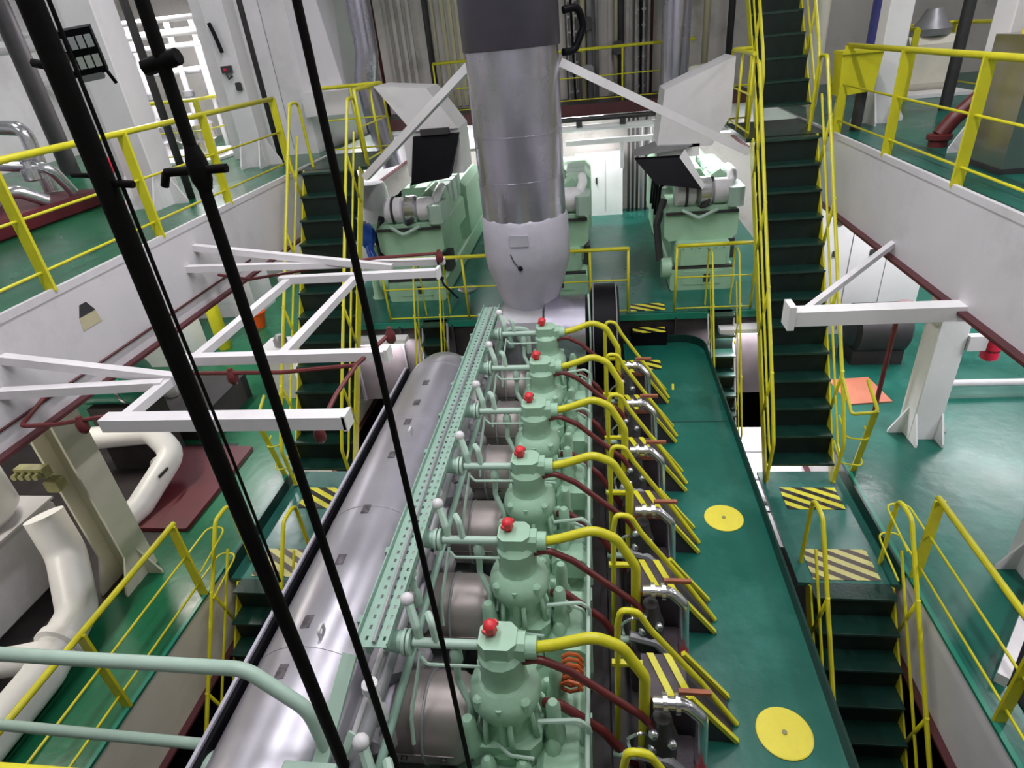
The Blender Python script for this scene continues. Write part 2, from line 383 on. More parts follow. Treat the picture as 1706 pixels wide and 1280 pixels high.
# ------------------------------------------------------------------ stairs
def stair(label, x0, x1, foot, top, n, left=True, right=True, group='engine room stairs', posts=4, small=False):
    sr, sm = (0.014, 'white') if small else (0.024, 'yellow')
    (fy, fz), (ty, tz) = foot, top
    t = thing('stair', label, 'stair', ((x0+x1)/2, fy, fz), group)
    dy, dz = (ty-fy)/n, (tz-fz)/n
    sd = V3((0, ty-fy, tz-fz)).normalized()
    for x in (x0, x1):
        MB().beam((x, fy-0.02, fz+0.02), (x, ty, tz-0.03), 0.02, 0.08 if small else 0.17).build('stringer', sm, t)
    for k in range(n):
        y, z = fy + dy*(k+0.5), fz + dz*(k+1)
        tr = MB().bb((x0+0.01, y-0.10, z-0.025), (x1-0.01, y+0.16, z)).build('tread', 'tread', t)
        MB().bb((x0+0.01, y-0.106, z-0.028), (x1-0.01, y-0.098, z+0.002)).build('nosing', 'nosing', tr)
        if k < n-1: MB().bb((x0+0.01, y+0.150, z-dz*0.0-0.02), (x1-0.01, y+0.160, z+dz*0.9)).build('riser', 'riser', tr)
    for sx, on in ((x0, left), (x1, right)):
        if not on: continue
        m = MB()
        H = 0.95
        p0, p1 = V3((sx, fy, fz+H)), V3((sx, ty, tz+H))
        pts = [(sx, fy-0.05, fz+0.05), (sx, fy-0.12, fz+H*0.75), p0 + sd*0.15, p1, p1 + V3((0, 0.30, 0)), p1 + V3((0, 0.30, -H))]
        m.tube(pts, sr, 8, 0.12)
        hr = m.build('handrail', 'yellow', t)
        m = MB(); m.tube([p0 - V3((0,0.08,0.45)), p0 - V3((0,0,0.45)) + sd*0.1, p1 - V3((0,0,0.45))], sr*0.66, 7, 0.05); m.build('mid_rail', 'yellow', hr)
        for k in range(posts):
            f = (k+0.8)/(posts+0.3)
            b = V3((sx, fy+(ty-fy)*f, fz+(tz-fz)*f))
            MB().tube([b, b + V3((0, -0.16, H-0.18))], sr*0.85, 7).build('post', 'yellow', hr)
    return t
stair('stair up from the hazard plate beside the white column to the upper deck', 2.18, 3.02, (6.72, SZ), (9.36, 0), 13)
stair('stair up from the hazard plate beside the exhaust receiver to the upper deck', -4.45, -3.55, (6.62, SZ), (9.42, 0), 13)
stair('stair down from the worn hazard plate, between walkway and white girder', 2.24, 3.08, (2.85, -6.9), (5.0, SZ), 10, posts=3)
stair('stair down from the worn hazard plate beside the exhaust receiver', -4.42, -3.58, (2.70, -6.9), (4.84, SZ), 10, posts=3)
stair('stair rising from the upper landing beside the yellow box', 2.42, 3.18, (10.2, 0), (13.6, 4.2), 14)
stair('small stair down from the generator deck beside the walkway corner', 1.70, 2.08, (7.85, -4.6), (9.0, FZ), 8, posts=2, small=True)
stair('small stair down from the generator deck beside the receiver dome', -2.88, -2.46, (7.95, -4.6), (9.0, FZ), 8, posts=2, small=True)
# landings of the tall stairs at upper deck level
struct('floor_stair_landing_right', MB().bb((2.1, 9.36, -0.05), (XR, 10.9, 0)), 'tread')
struct('floor_stair_landing_left', MB().bb((XL, 9.42, -0.05), (-3.45, 10.9, 0)), 'tread')

# ------------------------------------------------------------------ railings
def railing(label, pts, z, posts, heights=(1.05, 0.60, 0.17), wide=True, group='yellow railings', close=False):
    c = V3(((pts[0][0]+pts[-1][0])/2, (pts[0][1]+pts[-1][1])/2, z))
    t = thing('railing', label, 'railing', c, group)
    for i, h in enumerate(heights):
        m = MB(); P = [(p[0], p[1], z+h) for p in pts]
        m.tube(P, 0.030 if i == 0 else 0.013, 8, 0.08)
        m.build('top_rail' if i == 0 else 'lower_rail', 'yellow', t)
    for (x, y) in posts:
        if wide: MB().bb((x-0.05, y-0.014, z), (x+0.05, y+0.014, z+heights[0])).build('post', 'yellow', t)
        else: MB().cyl((x, y, z), (x, y, z+heights[0]), 0.020, 8).build('post', 'yellow', t)
    return t
railing('yellow railing along the upper deck edge beside the yellow box and steel cabinet', [(3.24, 9.3), (3.24, 0.4)], 0, [(3.24, y) for y in (9.26, 7.62, 6.08, 4.5, 3.0, 1.5)])
railing('yellow railing along the upper deck edge beside the pipe-covered machine', [(-4.62, 9.3), (-4.62, 0.4)], 0, [(-4.62, y) for y in (9.26, 7.40, 5.96, 4.42, 2.95, 1.5)])
railing('yellow railing along the lower deck edge beside the white elbow pipes', [(-4.62, 4.5), (-4.62, 0.4)], LZ, [(-4.62, y) for y in (4.45, 3.08, 1.6)])
railing('yellow railing along the lower deck edge above the bright white girder', [(3.26, 5.0), (3.26, 0.4)], LZ, [(3.26, y) for y in (4.95, 3.4, 1.8)])
railing('slim yellow railing on the generator deck edge behind the exhaust pipe', [(-3.45, 9.1), (0.48, 9.1), (0.48, 9.08)], FZ, [(-3.45, 9.1), (-2.1, 9.1), (-0.75, 9.1), (-0.10, 9.1), (0.48, 9.1)], (1.05, 0.55, 0.04), False)
railing('slim yellow railing on the generator deck edge beside the step box', [(1.20, 9.1), (2.35, 9.1)], FZ, [(1.20, 9.1), (2.35, 9.1)], (1.05, 0.55, 0.04), False)
railing('yellow railing close in front across the upper platform', [(-3.4, 0.225), (2.4, 0.225)], 0, [(-3.3, 0.19), (-1.9, 0.19), (1.0, 0.19), (2.3, 0.19)], (1.003, 0.60, 0.17), False)
railing('yellow railing enclosing the upper landing beside the gusseted white casing', [(-3.45, 9.5), (-3.45, 10.85), (-4.55, 10.85)], 0, [(-3.45, 9.5), (-3.45, 10.2), (-3.45, 10.85), (-4.0, 10.85), (-4.55, 10.85)], (1.05, 0.55, 0.08), False)
railing('yellow railing enclosing the upper landing at the foot of the rising stair', [(2.12, 9.4), (2.12, 10.85), (2.4, 10.85)], 0, [(2.12, 9.45), (2.12, 10.15), (2.12, 10.85), (2.4, 10.85)], (1.05, 0.55, 0.08), False)
railing('faint yellow railing on the far platform by the ribbed back wall', [(-3.3, 14.05), (2.0, 14.05)], 0.16, [(-3.3+1.3*k, 14.05) for k in range(5)], (1.0, 0.5, 0.08), False)
railing('yellow railing around the floor hatch near the red pipe', [(5.15, 11.9), (5.15, 13.3), (6.35, 13.3), (6.35, 11.9)], 0, [(5.15, 11.9), (5.15, 13.3), (6.35, 13.3), (6.35, 11.9)], (1.05, 0.55, 0.15))
railing('yellow railing around the far hatch below the white cabinet', [(-9.2, 12.6), (-9.2, 11.0), (-6.9, 11.0), (-6.9, 12.6)], 0, [(-9.2, 12.6), (-9.2, 11.0), (-8.0, 11.0), (-6.9, 11.0), (-6.9, 12.6)], (1.05, 0.55, 0.15))
# curled rail ends at the lower stair tops
for i, (x, s, y) in enumerate([(-4.60, -1, 4.55), (3.24, 1, 5.05)]):
    lab = ['pair of thin yellow hoop handles beside the lower stair near the exhaust receiver', 'pair of thin yellow hoop handles beside the lower stair near the white girder'][i]
    t = thing('hoop_handle', lab, 'handrail', (x, y, LZ), 'hoop handles')
    for h in (0.62, 0.20):
        MB().tube([(x, y-0.1, LZ+h), (x, y+0.35, LZ+h), (x-0.22*s, y+0.35, LZ+h), (x-0.22*s, y-0.25, LZ+h-0.1)], 0.011, 6, 0.1).build('hoop', 'yellow', t)
# rail end posts beside the foot of the tall stairs, with hoops reaching to the handrail
for i, (x, y, hx, s) in enumerate([(3.27, 6.75, 3.02, 1), (-4.63, 6.66, -4.45, -1)]):
    t = thing('rail_end', ['yellow flat rail end with hoops at the foot of the stair by the white column', 'yellow flat rail end with hoops at the foot of the stair by the receiver'][i], 'handrail', (x, y, LZ), 'rail ends at the stair feet')
    MB().beam((x, y, LZ), (x+0.02*s, y-0.16, LZ+1.02), 0.075, 0.02, up=(0, 1, 0)).build('post', 'yellow', t)
    MB().tube([(hx, y+0.25, LZ+1.25), (hx+0.03*s, y-0.10, LZ+0.95), (x+0.03*s, y-0.20, LZ+1.04), (x-0.02*s, y+0.12, LZ+1.3)], 0.021, 8, 0.05).build('link', 'yellow', t)
    for h in (0.62, 0.22):
        MB().tube([(hx+0.02*s, y+0.2, LZ+h+0.12), (hx+0.03*s, y-0.10, LZ+h-0.02), (x+0.05*s, y-0.14, LZ+h-0.04), (x+0.03*s, y+0.05, LZ+h+0.05)], 0.012, 6, 0.07).build('hoop', 'yellow', t)
# ------------------------------------------------------------------ columns
def column(label, x, y, z, h, m='white', w=0.36, d=0.36, group='white deck columns', flange=False, boxed=True):
    t = thing('column', label, 'column', (x, y, z), group)
    mb = MB()                                   # H-section: web and two flanges
    if boxed: mb.bbev((x-w/2, y-d/2, z), (x+w/2, y+d/2, z+h), 0.012, 2)
    else: mb.bb((x-w/2, y-d/2, z), (x-w/2+0.03, y+d/2, z+h)).bb((x+w/2-0.03, y-d/2, z), (x+w/2, y+d/2, z+h)).bb((x-w/2+0.0305, y-0.015, z), (x+w/2-0.0305, y+0.015, z+h))
    mb.build('shaft', m, t)
    g = 0.20
    for sx in (-1, 1):
        MB().prism([(x+sx*w/2, z), (x+sx*(w/2+g), z), (x+sx*(w/2+g), z+0.05), (x+sx*w/2, z+0.42)], y-0.012, y+0.012, 1).build('gusset', m, t)
        MB().prism([(y-d/2, z), (y-d/2-g, z), (y-d/2-g, z+0.05), (y-d/2, z+0.42)], x+sx*(w/2-0.015)-0.012, x+sx*(w/2-0.015)+0.012, 0).build('gusset', m, t)
    return t
column('cream column on the lower deck beside the white elbow pipes', -5.72, 4.75, LZ, 2.88, 'cream', boxed=False)
column('bright white column on the lower deck with the red cylinder', 4.40, 7.62, LZ, 2.88, 'white_bright')
column('white column on the lower deck abreast of the walkway cover', 4.48, 5.10, LZ, 2.88, 'white')
column('white column on the upper deck with the red elbow pipe', 4.22, 7.55, 0, 5.6, 'white')
column('white column on the upper deck behind the yellow box', 4.0, 9.95, 0, 5.6, 'white_bright', 0.30, 0.30)
column('white column on the upper deck next to the pipe-covered machine', -5.75, 7.65, 0, 5.6, 'white', 0.42, 0.42)
column('white column on the upper deck carrying the switch boxes', -5.62, 10.3, 0, 5.6, 'white', 0.36, 0.36)
column('white column standing behind the floodlight', -7.6, 9.6, 0, 5.6, 'white', 0.5, 0.4)

# ------------------------------------------------------------------ main engine
EX, EZ, PITCH, Y0 = -0.65, -2.62, 0.9, 2.405
NC = 7
YS = [Y0 + PITCH*k for k in range(5, -2, -1)]   # counted from the turbocharger end
ENG = t = thing('main_engine', 'long ship engine with green exhaust valves, yellow pipes and a silver receiver', 'engine', (EX, 4.2, -7.0))
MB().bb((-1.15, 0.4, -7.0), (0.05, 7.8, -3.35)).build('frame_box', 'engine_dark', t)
MB().bbev((-1.02, 0.7, -3.35), (-0.13, 7.45, -2.92), 0.05).build('cylinder_deck', 'mint', t)
MB().bb((0.05, 0.4, -4.2), (0.40, 7.8, -3.25)).build('pump_shelf', 'engine_dark', t)
for k in range(12):
    MB().bb((-0.13, 0.8+0.6*k, -3.34), (-0.10, 0.95+0.6*k, -2.93)).build('side_rib', 'mint', t)

def mk_valve(y):
    t = thing('exhaust_valve', '', 'engine part', (EX, y, EZ-0.30), 'green exhaust valves in a row')
    z = EZ
    MB().lathe((EX+0.02, y, z-0.32), [(0.43, 0), (0.43, 0.20), (0.40, 0.24), (0.36, 0.30), (0.30, 0.34)], 14).build('cylinder_cover', 'mint', t)
    MB().bbev((EX-0.28, y-0.25, z-0.02), (EX+0.24, y+0.20, z+0.22), 0.07, 2).build('valve_seat', 'mint', t)
    b = MB().lathe((EX+0.01, y-0.02, z), [(0.25, 0.12), (0.215, 0.20), (0.178, 0.28), (0.185, 0.36), (0.222, 0.45), (0.238, 0.52), (0.215, 0.60), (0.165, 0.64)], 18).build('valve_housing', 'mint', t)
    for a in range(8):
        an = a*math.pi/4+0.2
        MB().cyl((EX+0.01+0.25*math.cos(an), y-0.02+0.25*math.sin(an), z+0.14), (EX+0.01+0.20*math.cos(an), y-0.02+0.20*math.sin(an), z+0.46), 0.020, 6).build('rib', 'mint', b)
    MB().lathe((EX+0.01, y, z+0.58), [(0.165, 0), (0.150, 0.08), (0.142, 0.12), (0.150, 0.16), (0.150, 0.27), (0.115, 0.31)], 14).build('actuator', 'mint', t)
    MB().bbev((EX-0.115, y-0.10, z+0.80), (EX+0.12, y+0.11, z+0.99), 0.045, 2).build('head_block', 'mint', t)
    MB().bbev((EX-0.03, y-0.245, z+0.20), (EX+0.03, y-0.10, z+0.60), 0.02, 2).build('front_web', 'mint', t)
    for a in (0.6, 2.5, 3.9, 5.5):
        MB().lathe((EX+0.01+0.205*math.cos(a), y-0.02+0.205*math.sin(a), z+0.50), [(0.036, 0), (0.036, 0.10), (0.020, 0.115)], 8).build('cap_bolt', 'mint', t)
    MB().bbev((EX-0.06, y-0.07, z+0.82), (EX+0.17, y+0.08, z+0.98), 0.03, 0).build('top_block', 'mint', t)
    MB().cyl((EX+0.15, y, z+0.90), (EX+0.24, y, z+0.90), 0.072, 14).build('pipe_collar', 'mint', t)
    kb = MB().lathe((EX-0.04, y+0.02, z+0.97), [(0.024, 0), (0.028, 0.04), (0.044, 0.05), (0.040, 0.08), (0.046, 0.10), (0.030, 0.12), (0.012, 0.125)], 7).build('vent_knob', 'red_knob', t)
    MB().box((EX-0.04, y+0.02, z+1.045), (0.115, 0.03, 0.03), rz=0.9).build('knob_bar', 'red_knob', kb)
    # conical hood nuts round the cover
    for i in range(9):
        a = 2*math.pi*i/9 + 0.15
        nx, ny = EX+0.02+0.335*math.cos(a), y+0.335*math.sin(a)
        if math.cos(a) < -0.85: continue
        MB().lathe((nx, ny, z-0.06), [(0.062, 0), (0.060, 0.16), (0.045, 0.24), (0.020, 0.27)], 9).build('hood_nut', 'mint', t)
    # starting-air valve on the exhaust side, fuel valves on the pump side
    MB().lathe((EX-0.22, y-0.20, z+0.12), [(0.075, 0), (0.08, 0.10), (0.06, 0.16), (0.05, 0.30), (0.03, 0.33)], 10).build('air_valve', 'mint', t)
    for dy in (-0.10, 0.15):
        MB().lathe((EX+0.32, y+dy, z+0.05), [(0.07, 0), (0.07, 0.18), (0.048, 0.22), (0.048, 0.42), (0.03, 0.46)], 10).build('fuel_valve', 'mint', t)
    MB().bbev((EX+0.20, y-0.34, z-0.10), (EX+0.52, y+0.22, z+0.12), 0.05, 1).build('side_block', 'mint', t)
    MB().tube([(EX-0.05, y-0.22, z+0.22), (EX+0.05, y-0.30, z+0.24), (EX+0.20, y-0.30, z+0.22)], 0.012, 6, 0.05).build('thin_line', 'mint_pale', t)
    MB().tube([(EX+0.40, y-0.12, z+0.36), (EX+0.50, y-0.12, z+0.30), (EX+0.50, y-0.12, z+0.05)], 0.014, 6, 0.05).build('fuel_line', 'mint_pale', t)
    return t
rn = random.Random(5)
def mk_bellows(y):
    t = thing('exhaust_duct', '', 'exhaust pipe', (-1.2, y, -2.72), 'silver exhaust ducts beside the valves')
    z = -2.50
    MB().lathe((0, y, z), [(0.27, -1.42), (0.29, -1.40), (0.29, -0.98), (0.27, -0.95), (0.255, -0.88)], 22, 0).build('shell', 'bellows', t)
    MB().lathe((0, y, z), [(0.295, -1.20), (0.300, -1.195), (0.300, -1.185), (0.295, -1.18)], 22, 0).build('band', 'grey_metal', t)
    MB().bb((-1.40, y-0.294, z+0.02), (-0.98, y-0.288, z+0.035)).build('seam', 'bellows', t)
    for x in (-1.32, -1.05): MB().cyl((x, y-0.285, z+0.0), (x, y-0.305, z-0.01), 0.022, 8).build('clip', 'dark_metal', t)
    MB().lathe((0, y, z), [(0.20, -1.72), (0.21, -1.55), (0.25, -1.46), (0.27, -1.42)], 18, 0).build('inlet_cone', 'lagging', t)
    for q, r in (((-1.50, y+0.16, z+0.30), 0.15), ((-1.46, y-0.26, z+0.18), 0.12), ((-1.36, y+0.34, z+0.16), 0.11)):
        m = MB().sphere(q, r, 10)
        m.v = [p + V3((rn.uniform(-1, 1), rn.uniform(-1, 1), rn.uniform(-1, 1)))*r*0.16 for p in m.v]
        m.build('lagging_lump', 'lagging_dirty', t)
    MB().tube([(-1.45, y-0.10, z+0.16), (-1.55, y-0.18, z+0.04), (-1.60, y-0.18, z-0.12)], 0.07, 10, 0.08).build('elbow', 'chrome', t)
    return t
def mk_green_pipe(y):
    t = thing('air_pipe', '', 'pipe', (-0.95, y, -1.9), 'pale green branch pipes over the exhaust ducts')
    z = -1.72
    MB().tube([(-0.70, y-0.02, z-0.12), (-0.74, y, z), (-1.20, y, z)], 0.032, 9, 0.06).build('branch', 'mint_pale', t)
    MB().lathe((0, y, z), [(0.085, -1.225), (0.085, -1.205)], 16, 0).build('flange', 'mint_pale', t)
    MB().lathe((0, y, z), [(0.085, -1.255), (0.085, -1.235)], 16, 0).build('flange', 'mint_pale', t)
    MB().lathe((0, y, z), [(0.055, -1.38), (0.07, -1.30), (0.07, -1.255)], 12, 0).build('reducer', 'mint_tray', t)
    MB().tube([(-0.93, y, z), (-0.93, y-0.01, z-0.10), (-0.94, y-0.04, z-0.30), (-0.86, y-0.12, z-0.44), (-0.86, y-0.16, z-0.60)], 0.024, 8, 0.08).build('down_pipe', 'mint_pale', t)
    MB().lathe((-0.93, y-0.01, z-0.17), [(0.024, 0), (0.042, 0.03), (0.042, 0.10), (0.024, 0.14)], 10).build('union', 'mint_pale', t)
    MB().tube([(-0.72, y-0.08, z-0.10), (-1.10, y-0.08, z-0.10), (-1.14, y-0.06, z-0.06)], 0.011, 6, 0.03).build('thin_line', 'mint_pale', t)
    MB().tube([(-1.04, y, z), (-1.06, y+0.03, z+0.16), (-1.10, y+0.10, z+0.15)], 0.026, 7, 0.04).build('stub', 'mint_pale', t)
    MB().tube([(-1.16, y+0.02, z), (-1.17, y+0.04, z+0.10), (-1.22, y+0.12, z+0.20)], 0.03, 7, 0.03).build('valve_stem', 'mint_pale', t)
    MB().sphere((-1.235, y+0.14, z+0.23), 0.045, 9).build('valve_cap', 'white', t)
    MB().tube([(-1.15, y-0.03, z-0.05), (-1.22, y-0.24, z-0.42), (-1.22, y-0.30, z-0.60)], 0.013, 6, 0.03).build('drain_line', 'mint_pale', t)
    return t
def mk_yellow(y):
    return solo('hydraulic_pipe', MB().tube([(-0.42, y, -1.72), (-0.30, y, -1.69), (-0.06, y, -1.60), (0.10, y, -1.68), (0.245, y, -1.96), (0.255, y, -3.2)], 0.036, 12, 0.16), 'yellow', '', 'pipe', 'yellow hydraulic pipes')
def mk_red(y):
    t = thing('oil_pipe', '', 'pipe', (0, y, -3.2), 'dark red pipes between valves and pumps')
    MB().tube([(-0.50, y-0.04, -1.80), (-0.40, y-0.05, -1.76), (-0.22, y-0.05, -1.86), (0.22, y-0.05, -2.28), (0.36, y-0.05, -2.5), (0.36, y-0.05, -3.0)], 0.026, 9, 0.12).build('upper_pipe', 'red_pipe', t)
    MB().tube([(-0.40, y-0.02, -2.25), (-0.30, y-0.04, -2.22), (-0.02, y-0.04, -2.50), (0.32, y-0.04, -3.1), (0.36, y-0.04, -3.3)], 0.032, 9, 0.12).build('lower_pipe', 'red_pipe', t)
    return t
def mk_thin(y):
    return solo('leak_pipe', MB().tube([(-0.42, y-0.18, -2.20), (-0.17, y-0.18, -2.16), (-0.105, y-0.18, -2.22), (-0.105, y-0.20, -2.95)], 0.016, 7, 0.06), 'mint_pale', '', 'pipe', 'thin pale pipes on the pump side')
def mk_pump(y):
    t = thing('fuel_pump', '', 'pump', (0.4, y, -3.25), 'fuel pumps along the walkway')
    MB().lathe((0.36, y-0.02, -3.25), [(0.15, 0), (0.15, 0.30), (0.11, 0.36), (0.11, 0.72), (0.085, 0.78), (0.06, 0.92)], 12).build('barrel', 'dark_metal', t)
    MB().bbev((0.22, y-0.16, -3.25), (0.62, y+0.14, -2.80), 0.03, 1).build('casing', 'plum', t)
    MB().tube([(0.30, y, -2.22), (0.50, y, -2.22), (0.61, y-0.01, -2.34), (0.64, y-0.03, -2.98)], 0.042, 10, 0.09).build('feed_pipe', 'chrome', t)
    for x in (0.36, 0.44): MB().lathe((0, y, -2.22), [(0.066, x), (0.066, x+0.028)], 12, 0).build('flange', 'chrome', t)
    MB().tube([(0.20, y-0.10, -2.62), (0.40, y-0.12, -2.66), (0.56, y-0.14, -2.86)], 0.04, 8, 0.06).build('return_pipe', 'grey_metal', t)
    MB().tube([(0.18, y-0.03, -2.85), (0.14, y-0.05, -2.55), (0.22, y-0.06, -2.46), (0.32, y-0.05, -2.50)], 0.012, 6, 0.06).build('thin_line', 'chrome', t)
    MB().tube([(0.05, y-0.05, -2.72), (0.24, y-0.08, -2.70)], 0.03, 7).build('drive_link', 'mint_pale', t)
    for q in ((0.30, -2.40), (0.42, -2.50), (0.30, -2.56)):
        MB().sphere((q[0], y-0.10, q[1]), 0.035, 7).build('fitting', 'chrome', t)
    MB().bb((0.58, y-0.16, -2.98), (0.66, y-0.02, -2.80)).build('lever_box', 'red_base', t)
    MB().bb((0.46, y+0.02, -2.16), (0.66, y+0.05, -2.13)).build('rack_bar', 'rust', t)
    return t
def mk_guard(y):
    # y: pump centre; the guard fills the gap towards the turbocharger
    t = thing('pump_guard', '', 'guard', (0.6, y+0.38, WZ), 'yellow striped pump guards')
    a, b = y+0.17, y+0.50
    MB().prism([(0.26, -2.42), (0.56, -2.42), (0.90, WZ+0.0), (0.90, WZ-0.02), (0.26, WZ-0.02)], a, b, 1).build('cover', 'plum', t)
    for x in (0.30, 0.42): 
        MB().add([(x, b, -2.415), (x+0.05, b, -2.415), (x+0.17, a, -2.415), (x+0.12, a, -2.415), (x, b, -2.408), (x+0.05, b, -2.408), (x+0.17, a, -2.408), (x+0.12, a, -2.408)],
                 [(3,2,1,0),(4,5,6,7),(0,1,5,4),(1,2,6,5),(2,3,7,6),(3,0,4,7)]).build('stripe', 'yellow', t)
    for yy in (a, b):
        MB().beam((0.56, yy, -2.40), (0.91, yy, WZ+0.015), 0.035, 0.03).build('edge_strip', 'yellow', t)
    MB().bb((0.27, a-0.006, -2.47), (0.60, a, -2.425)).build('front_edge', 'rust', t)
    yy = y + 0.32
    MB().tube([(0.09, yy, -3.2), (0.09, yy, -1.90), (0.11, yy, -1.74), (0.22, yy, -1.76), (0.30, yy, -1.92), (0.66, yy, -2.46), (0.93, yy-0.02, WZ+0.01)], 0.022, 9, 0.07).build('hoop_rail', 'yellow', t)
    MB().bb((0.05, yy-0.02, -2.30), (0.26, yy+0.02, -2.27)).build('foot_plate', 'yellow', t)
    return t
REF = 'counted from the black air silencer'
def series(maker, fmt, ys):
    first = None; out = []
    for i, y in enumerate(ys):
        lab = fmt % (ORD[i],)
        if first is None:
            first = maker(y); first['label'] = lab; base_y = y; loc0 = V3(first.location)
            out.append(first)
        else:
            out.append(copy_thing(first, loc0 + V3((0, y-base_y, 0)), lab))
    return out
series(mk_valve, '%s green exhaust valve with red knob, ' + REF, YS)
series(mk_bellows, '%s silver clad exhaust duct, ' + REF, YS)
series(mk_green_pipe, '%s pale green branch pipe with flange pair, ' + REF, YS)
series(mk_yellow, '%s bent yellow hydraulic pipe, ' + REF, YS)
series(mk_red, '%s pair of dark red oil pipes, ' + REF, YS)
series(mk_thin, '%s thin pale drain pipe, ' + REF, YS)
series(mk_pump, '%s fuel pump with silver feed pipe, ' + REF, YS[:6] + [YS[6]])
series(mk_guard, '%s dark pump guard with yellow stripes and hoop, ' + REF, YS)
solo('gallery_pipe', MB().tube([(-0.115, 0.8, -2.30), (-0.115, 7.3, -2.30)], 0.017, 8), 'mint_pale', 'long thin pale pipe along the pump side of the engine', 'pipe')
solo('spring_coil', MB().tube([(-0.22+0.07*math.cos(a*0.9), Y0+0.08+0.006*a, -2.25+0.07*math.sin(a*0.9)) for a in range(0, 40)], 0.014, 6), 'orange_spring', 'orange coil spring beside a fuel valve', 'spring')
# exhaust receiver
RX, RZ_, RR = -2.06, -2.50, 0.50
t = thing('exhaust_receiver', 'long silver clad exhaust gas receiver along the engine', 'exhaust receiver', (RX, 3.2, RZ_-RR))
MB().lathe((RX, 0, RZ_), [(RR, -0.6), (RR, 6.75), (RR*0.97, 6.95), (RR*0.86, 7.15), (RR*0.62, 7.30), (RR*0.30, 7.38), (0.01, 7.40)], 48, 1).build('shell', 'silver', t)
for y in (1.1, 2.55, 4.0, 5.45, 6.75):
    MB().lathe((RX, 0, RZ_), [(RR+0.001, y-0.012), (RR+0.004, y-0.010), (RR+0.004, y+0.010), (RR+0.001, y+0.012)], 48, 1).build('band', 'silver', t)
for i, (y, a) in enumerate([(2.35, 1.75), (2.75, 1.72), (3.35, 1.65), (3.95, 1.62), (4.75, 1.60), (5.35, 1.60), (5.75, 1.6), (6.2, 1.6)]):
    c = V3((RX+(RR+0.001)*math.cos(a), y, RZ_+(RR+0.001)*math.sin(a)))
    MB().box(c, (0.07, 0.11, 0.006), rot=Matrix.Rotation(-(a-math.pi/2), 3, 'Y')).build('stencil_mark', 'stain', t)
a = 1.45; c = V3((RX+RR*math.cos(a), 2.72, RZ_+RR*math.sin(a)+0.04))
for y in (2.62, 5.1): MB().tube([(RX+0.08, y, RZ_+RR-0.03), (RX+0.08, y, RZ_+RR+0.06), (RX+0.08, y+0.07, RZ_+RR+0.06), (RX+0.08, y+0.07, RZ_+RR-0.03)], 0.012, 6, 0.02).build('lifting_eye', 'white', t)
m = MB(); m.bb((RX-0.47, -0.6, RZ_+0.10), (RX-0.44, 6.9, RZ_+0.32)); m.build('side_strip', 'black', t)
m = MB(); m.bb((RX-0.50, -0.6, RZ_+0.12), (RX-0.475, 6.9, RZ_+0.34)); m.build('side_strip', 'lagging', t)
for y in (0.6, 3.2, 5.8): MB().bb((RX-0.3, y-0.1, -4.2), (RX+0.3, y+0.1, RZ_-0.40)).build('saddle', 'engine_dark', t)
solo('support_beam', MB().bb((RX-0.45, 0.4, -7.0), (RX+0.40, 7.0, -4.2)), 'engine_dark', 'dark support structure under the exhaust receiver', 'support')
# lagged duct between receiver and heads (dark, cluttered side)
solo('scavenge_duct', MB().bbev((-1.62, 0.4, -7.0), (-1.16, 7.6, -2.82), 0.1), 'grey_metal', 'grey lagged side plate below the exhaust ducts', 'duct')
for i, (x, z, r, mt, lb) in enumerate([(-1.42, -1.98, 0.05, 'grey_metal', 'grey pipe running below the perforated cable tray'), (-1.33, -2.12, 0.03, 'mint_tray', 'dull green pipe running beside the exhaust ducts'), (-1.52, -2.05, 0.022, 'white', 'thin white pipe running along the receiver side')]):
    solo('service_pipe', MB().tube([(x, 1.0, z), (x, 7.4, z)], r, 8), mt, lb, 'pipe')
for i, y in enumerate(YS[:-1]):
    mm = MB(); mm.lathe((-1.40, y-0.28, -2.1), [(0.05, 0), (0.06, 0.10), (0.035, 0.14), (0.035, 0.28), (0.055, 0.30), (0.05, 0.36), (0.01, 0.38)], 10)
    solo('drain_valve', mm, 'white' if i % 2 else 'mint_pale', '%s small valve beside the cable tray, %s' % (ORD[i], REF), 'valve', 'small valves along the tray')
# cable tray
t = thing('cable_tray', 'perforated pale green cable tray running above the receiver', 'cable tray', (-1.42, 4.8, -1.75))
TZ = -1.62
m = MB()
for x, w_ in ((-1.515, 0.045), (-1.452, 0.050), (-1.385, 0.030), (-1.338, 0.030)): m.bb((x, 2.28, TZ), (x+w_, 7.55, TZ+0.006))
for k in range(66): m.bb((-1.515, 2.28+0.08*k, TZ+0.0005), (-1.313, 2.330+0.08*k, TZ+0.0055))
m.build('tray_bed', 'mint_tray', t)
for x in (-1.52, -1.308): MB().bb((x-0.004, 2.28, TZ-0.005), (x+0.004, 7.55, TZ+0.045)).build('side_flange', 'mint_tray', t)
for i in range(9): MB().bb((-1.56, 2.45+0.6*i, TZ-0.30), (-1.53, 2.50+0.6*i, TZ+0.02)).build('bracket', 'mint_tray', t)
MB().tube([(-1.40, 2.3, TZ+0.025), (-1.43, 4.5, TZ+0.025), (-1.39, 7.5, TZ+0.025)], 0.014, 6).build('cable', 'grey_metal', t)
t = thing('tray_post', 'pale green flat post standing at the tray end', 'post', (-1.62, 2.0, -2.2))
MB().beam((-1.58, 2.30, -1.72), (-1.70, 1.75, -2.15), 0.10, 0.02).build('bar', 'mint_pale', t)
MB().beam((-1.42, 1.85, -1.78), (-1.62, 1.45, -2.25), 0.05, 0.02).build('bar', 'mint_pale', t)
MB().bbev((-1.95, 1.35, -2.45), (-1.45, 1.80, -2.02), 0.08, 1).build('junction_box', 'mint_pale', t)
for x in (-1.82, -1.66): MB().sphere((x, 1.42, -2.02), 0.045, 8).build('button', 'mint_pale', t)
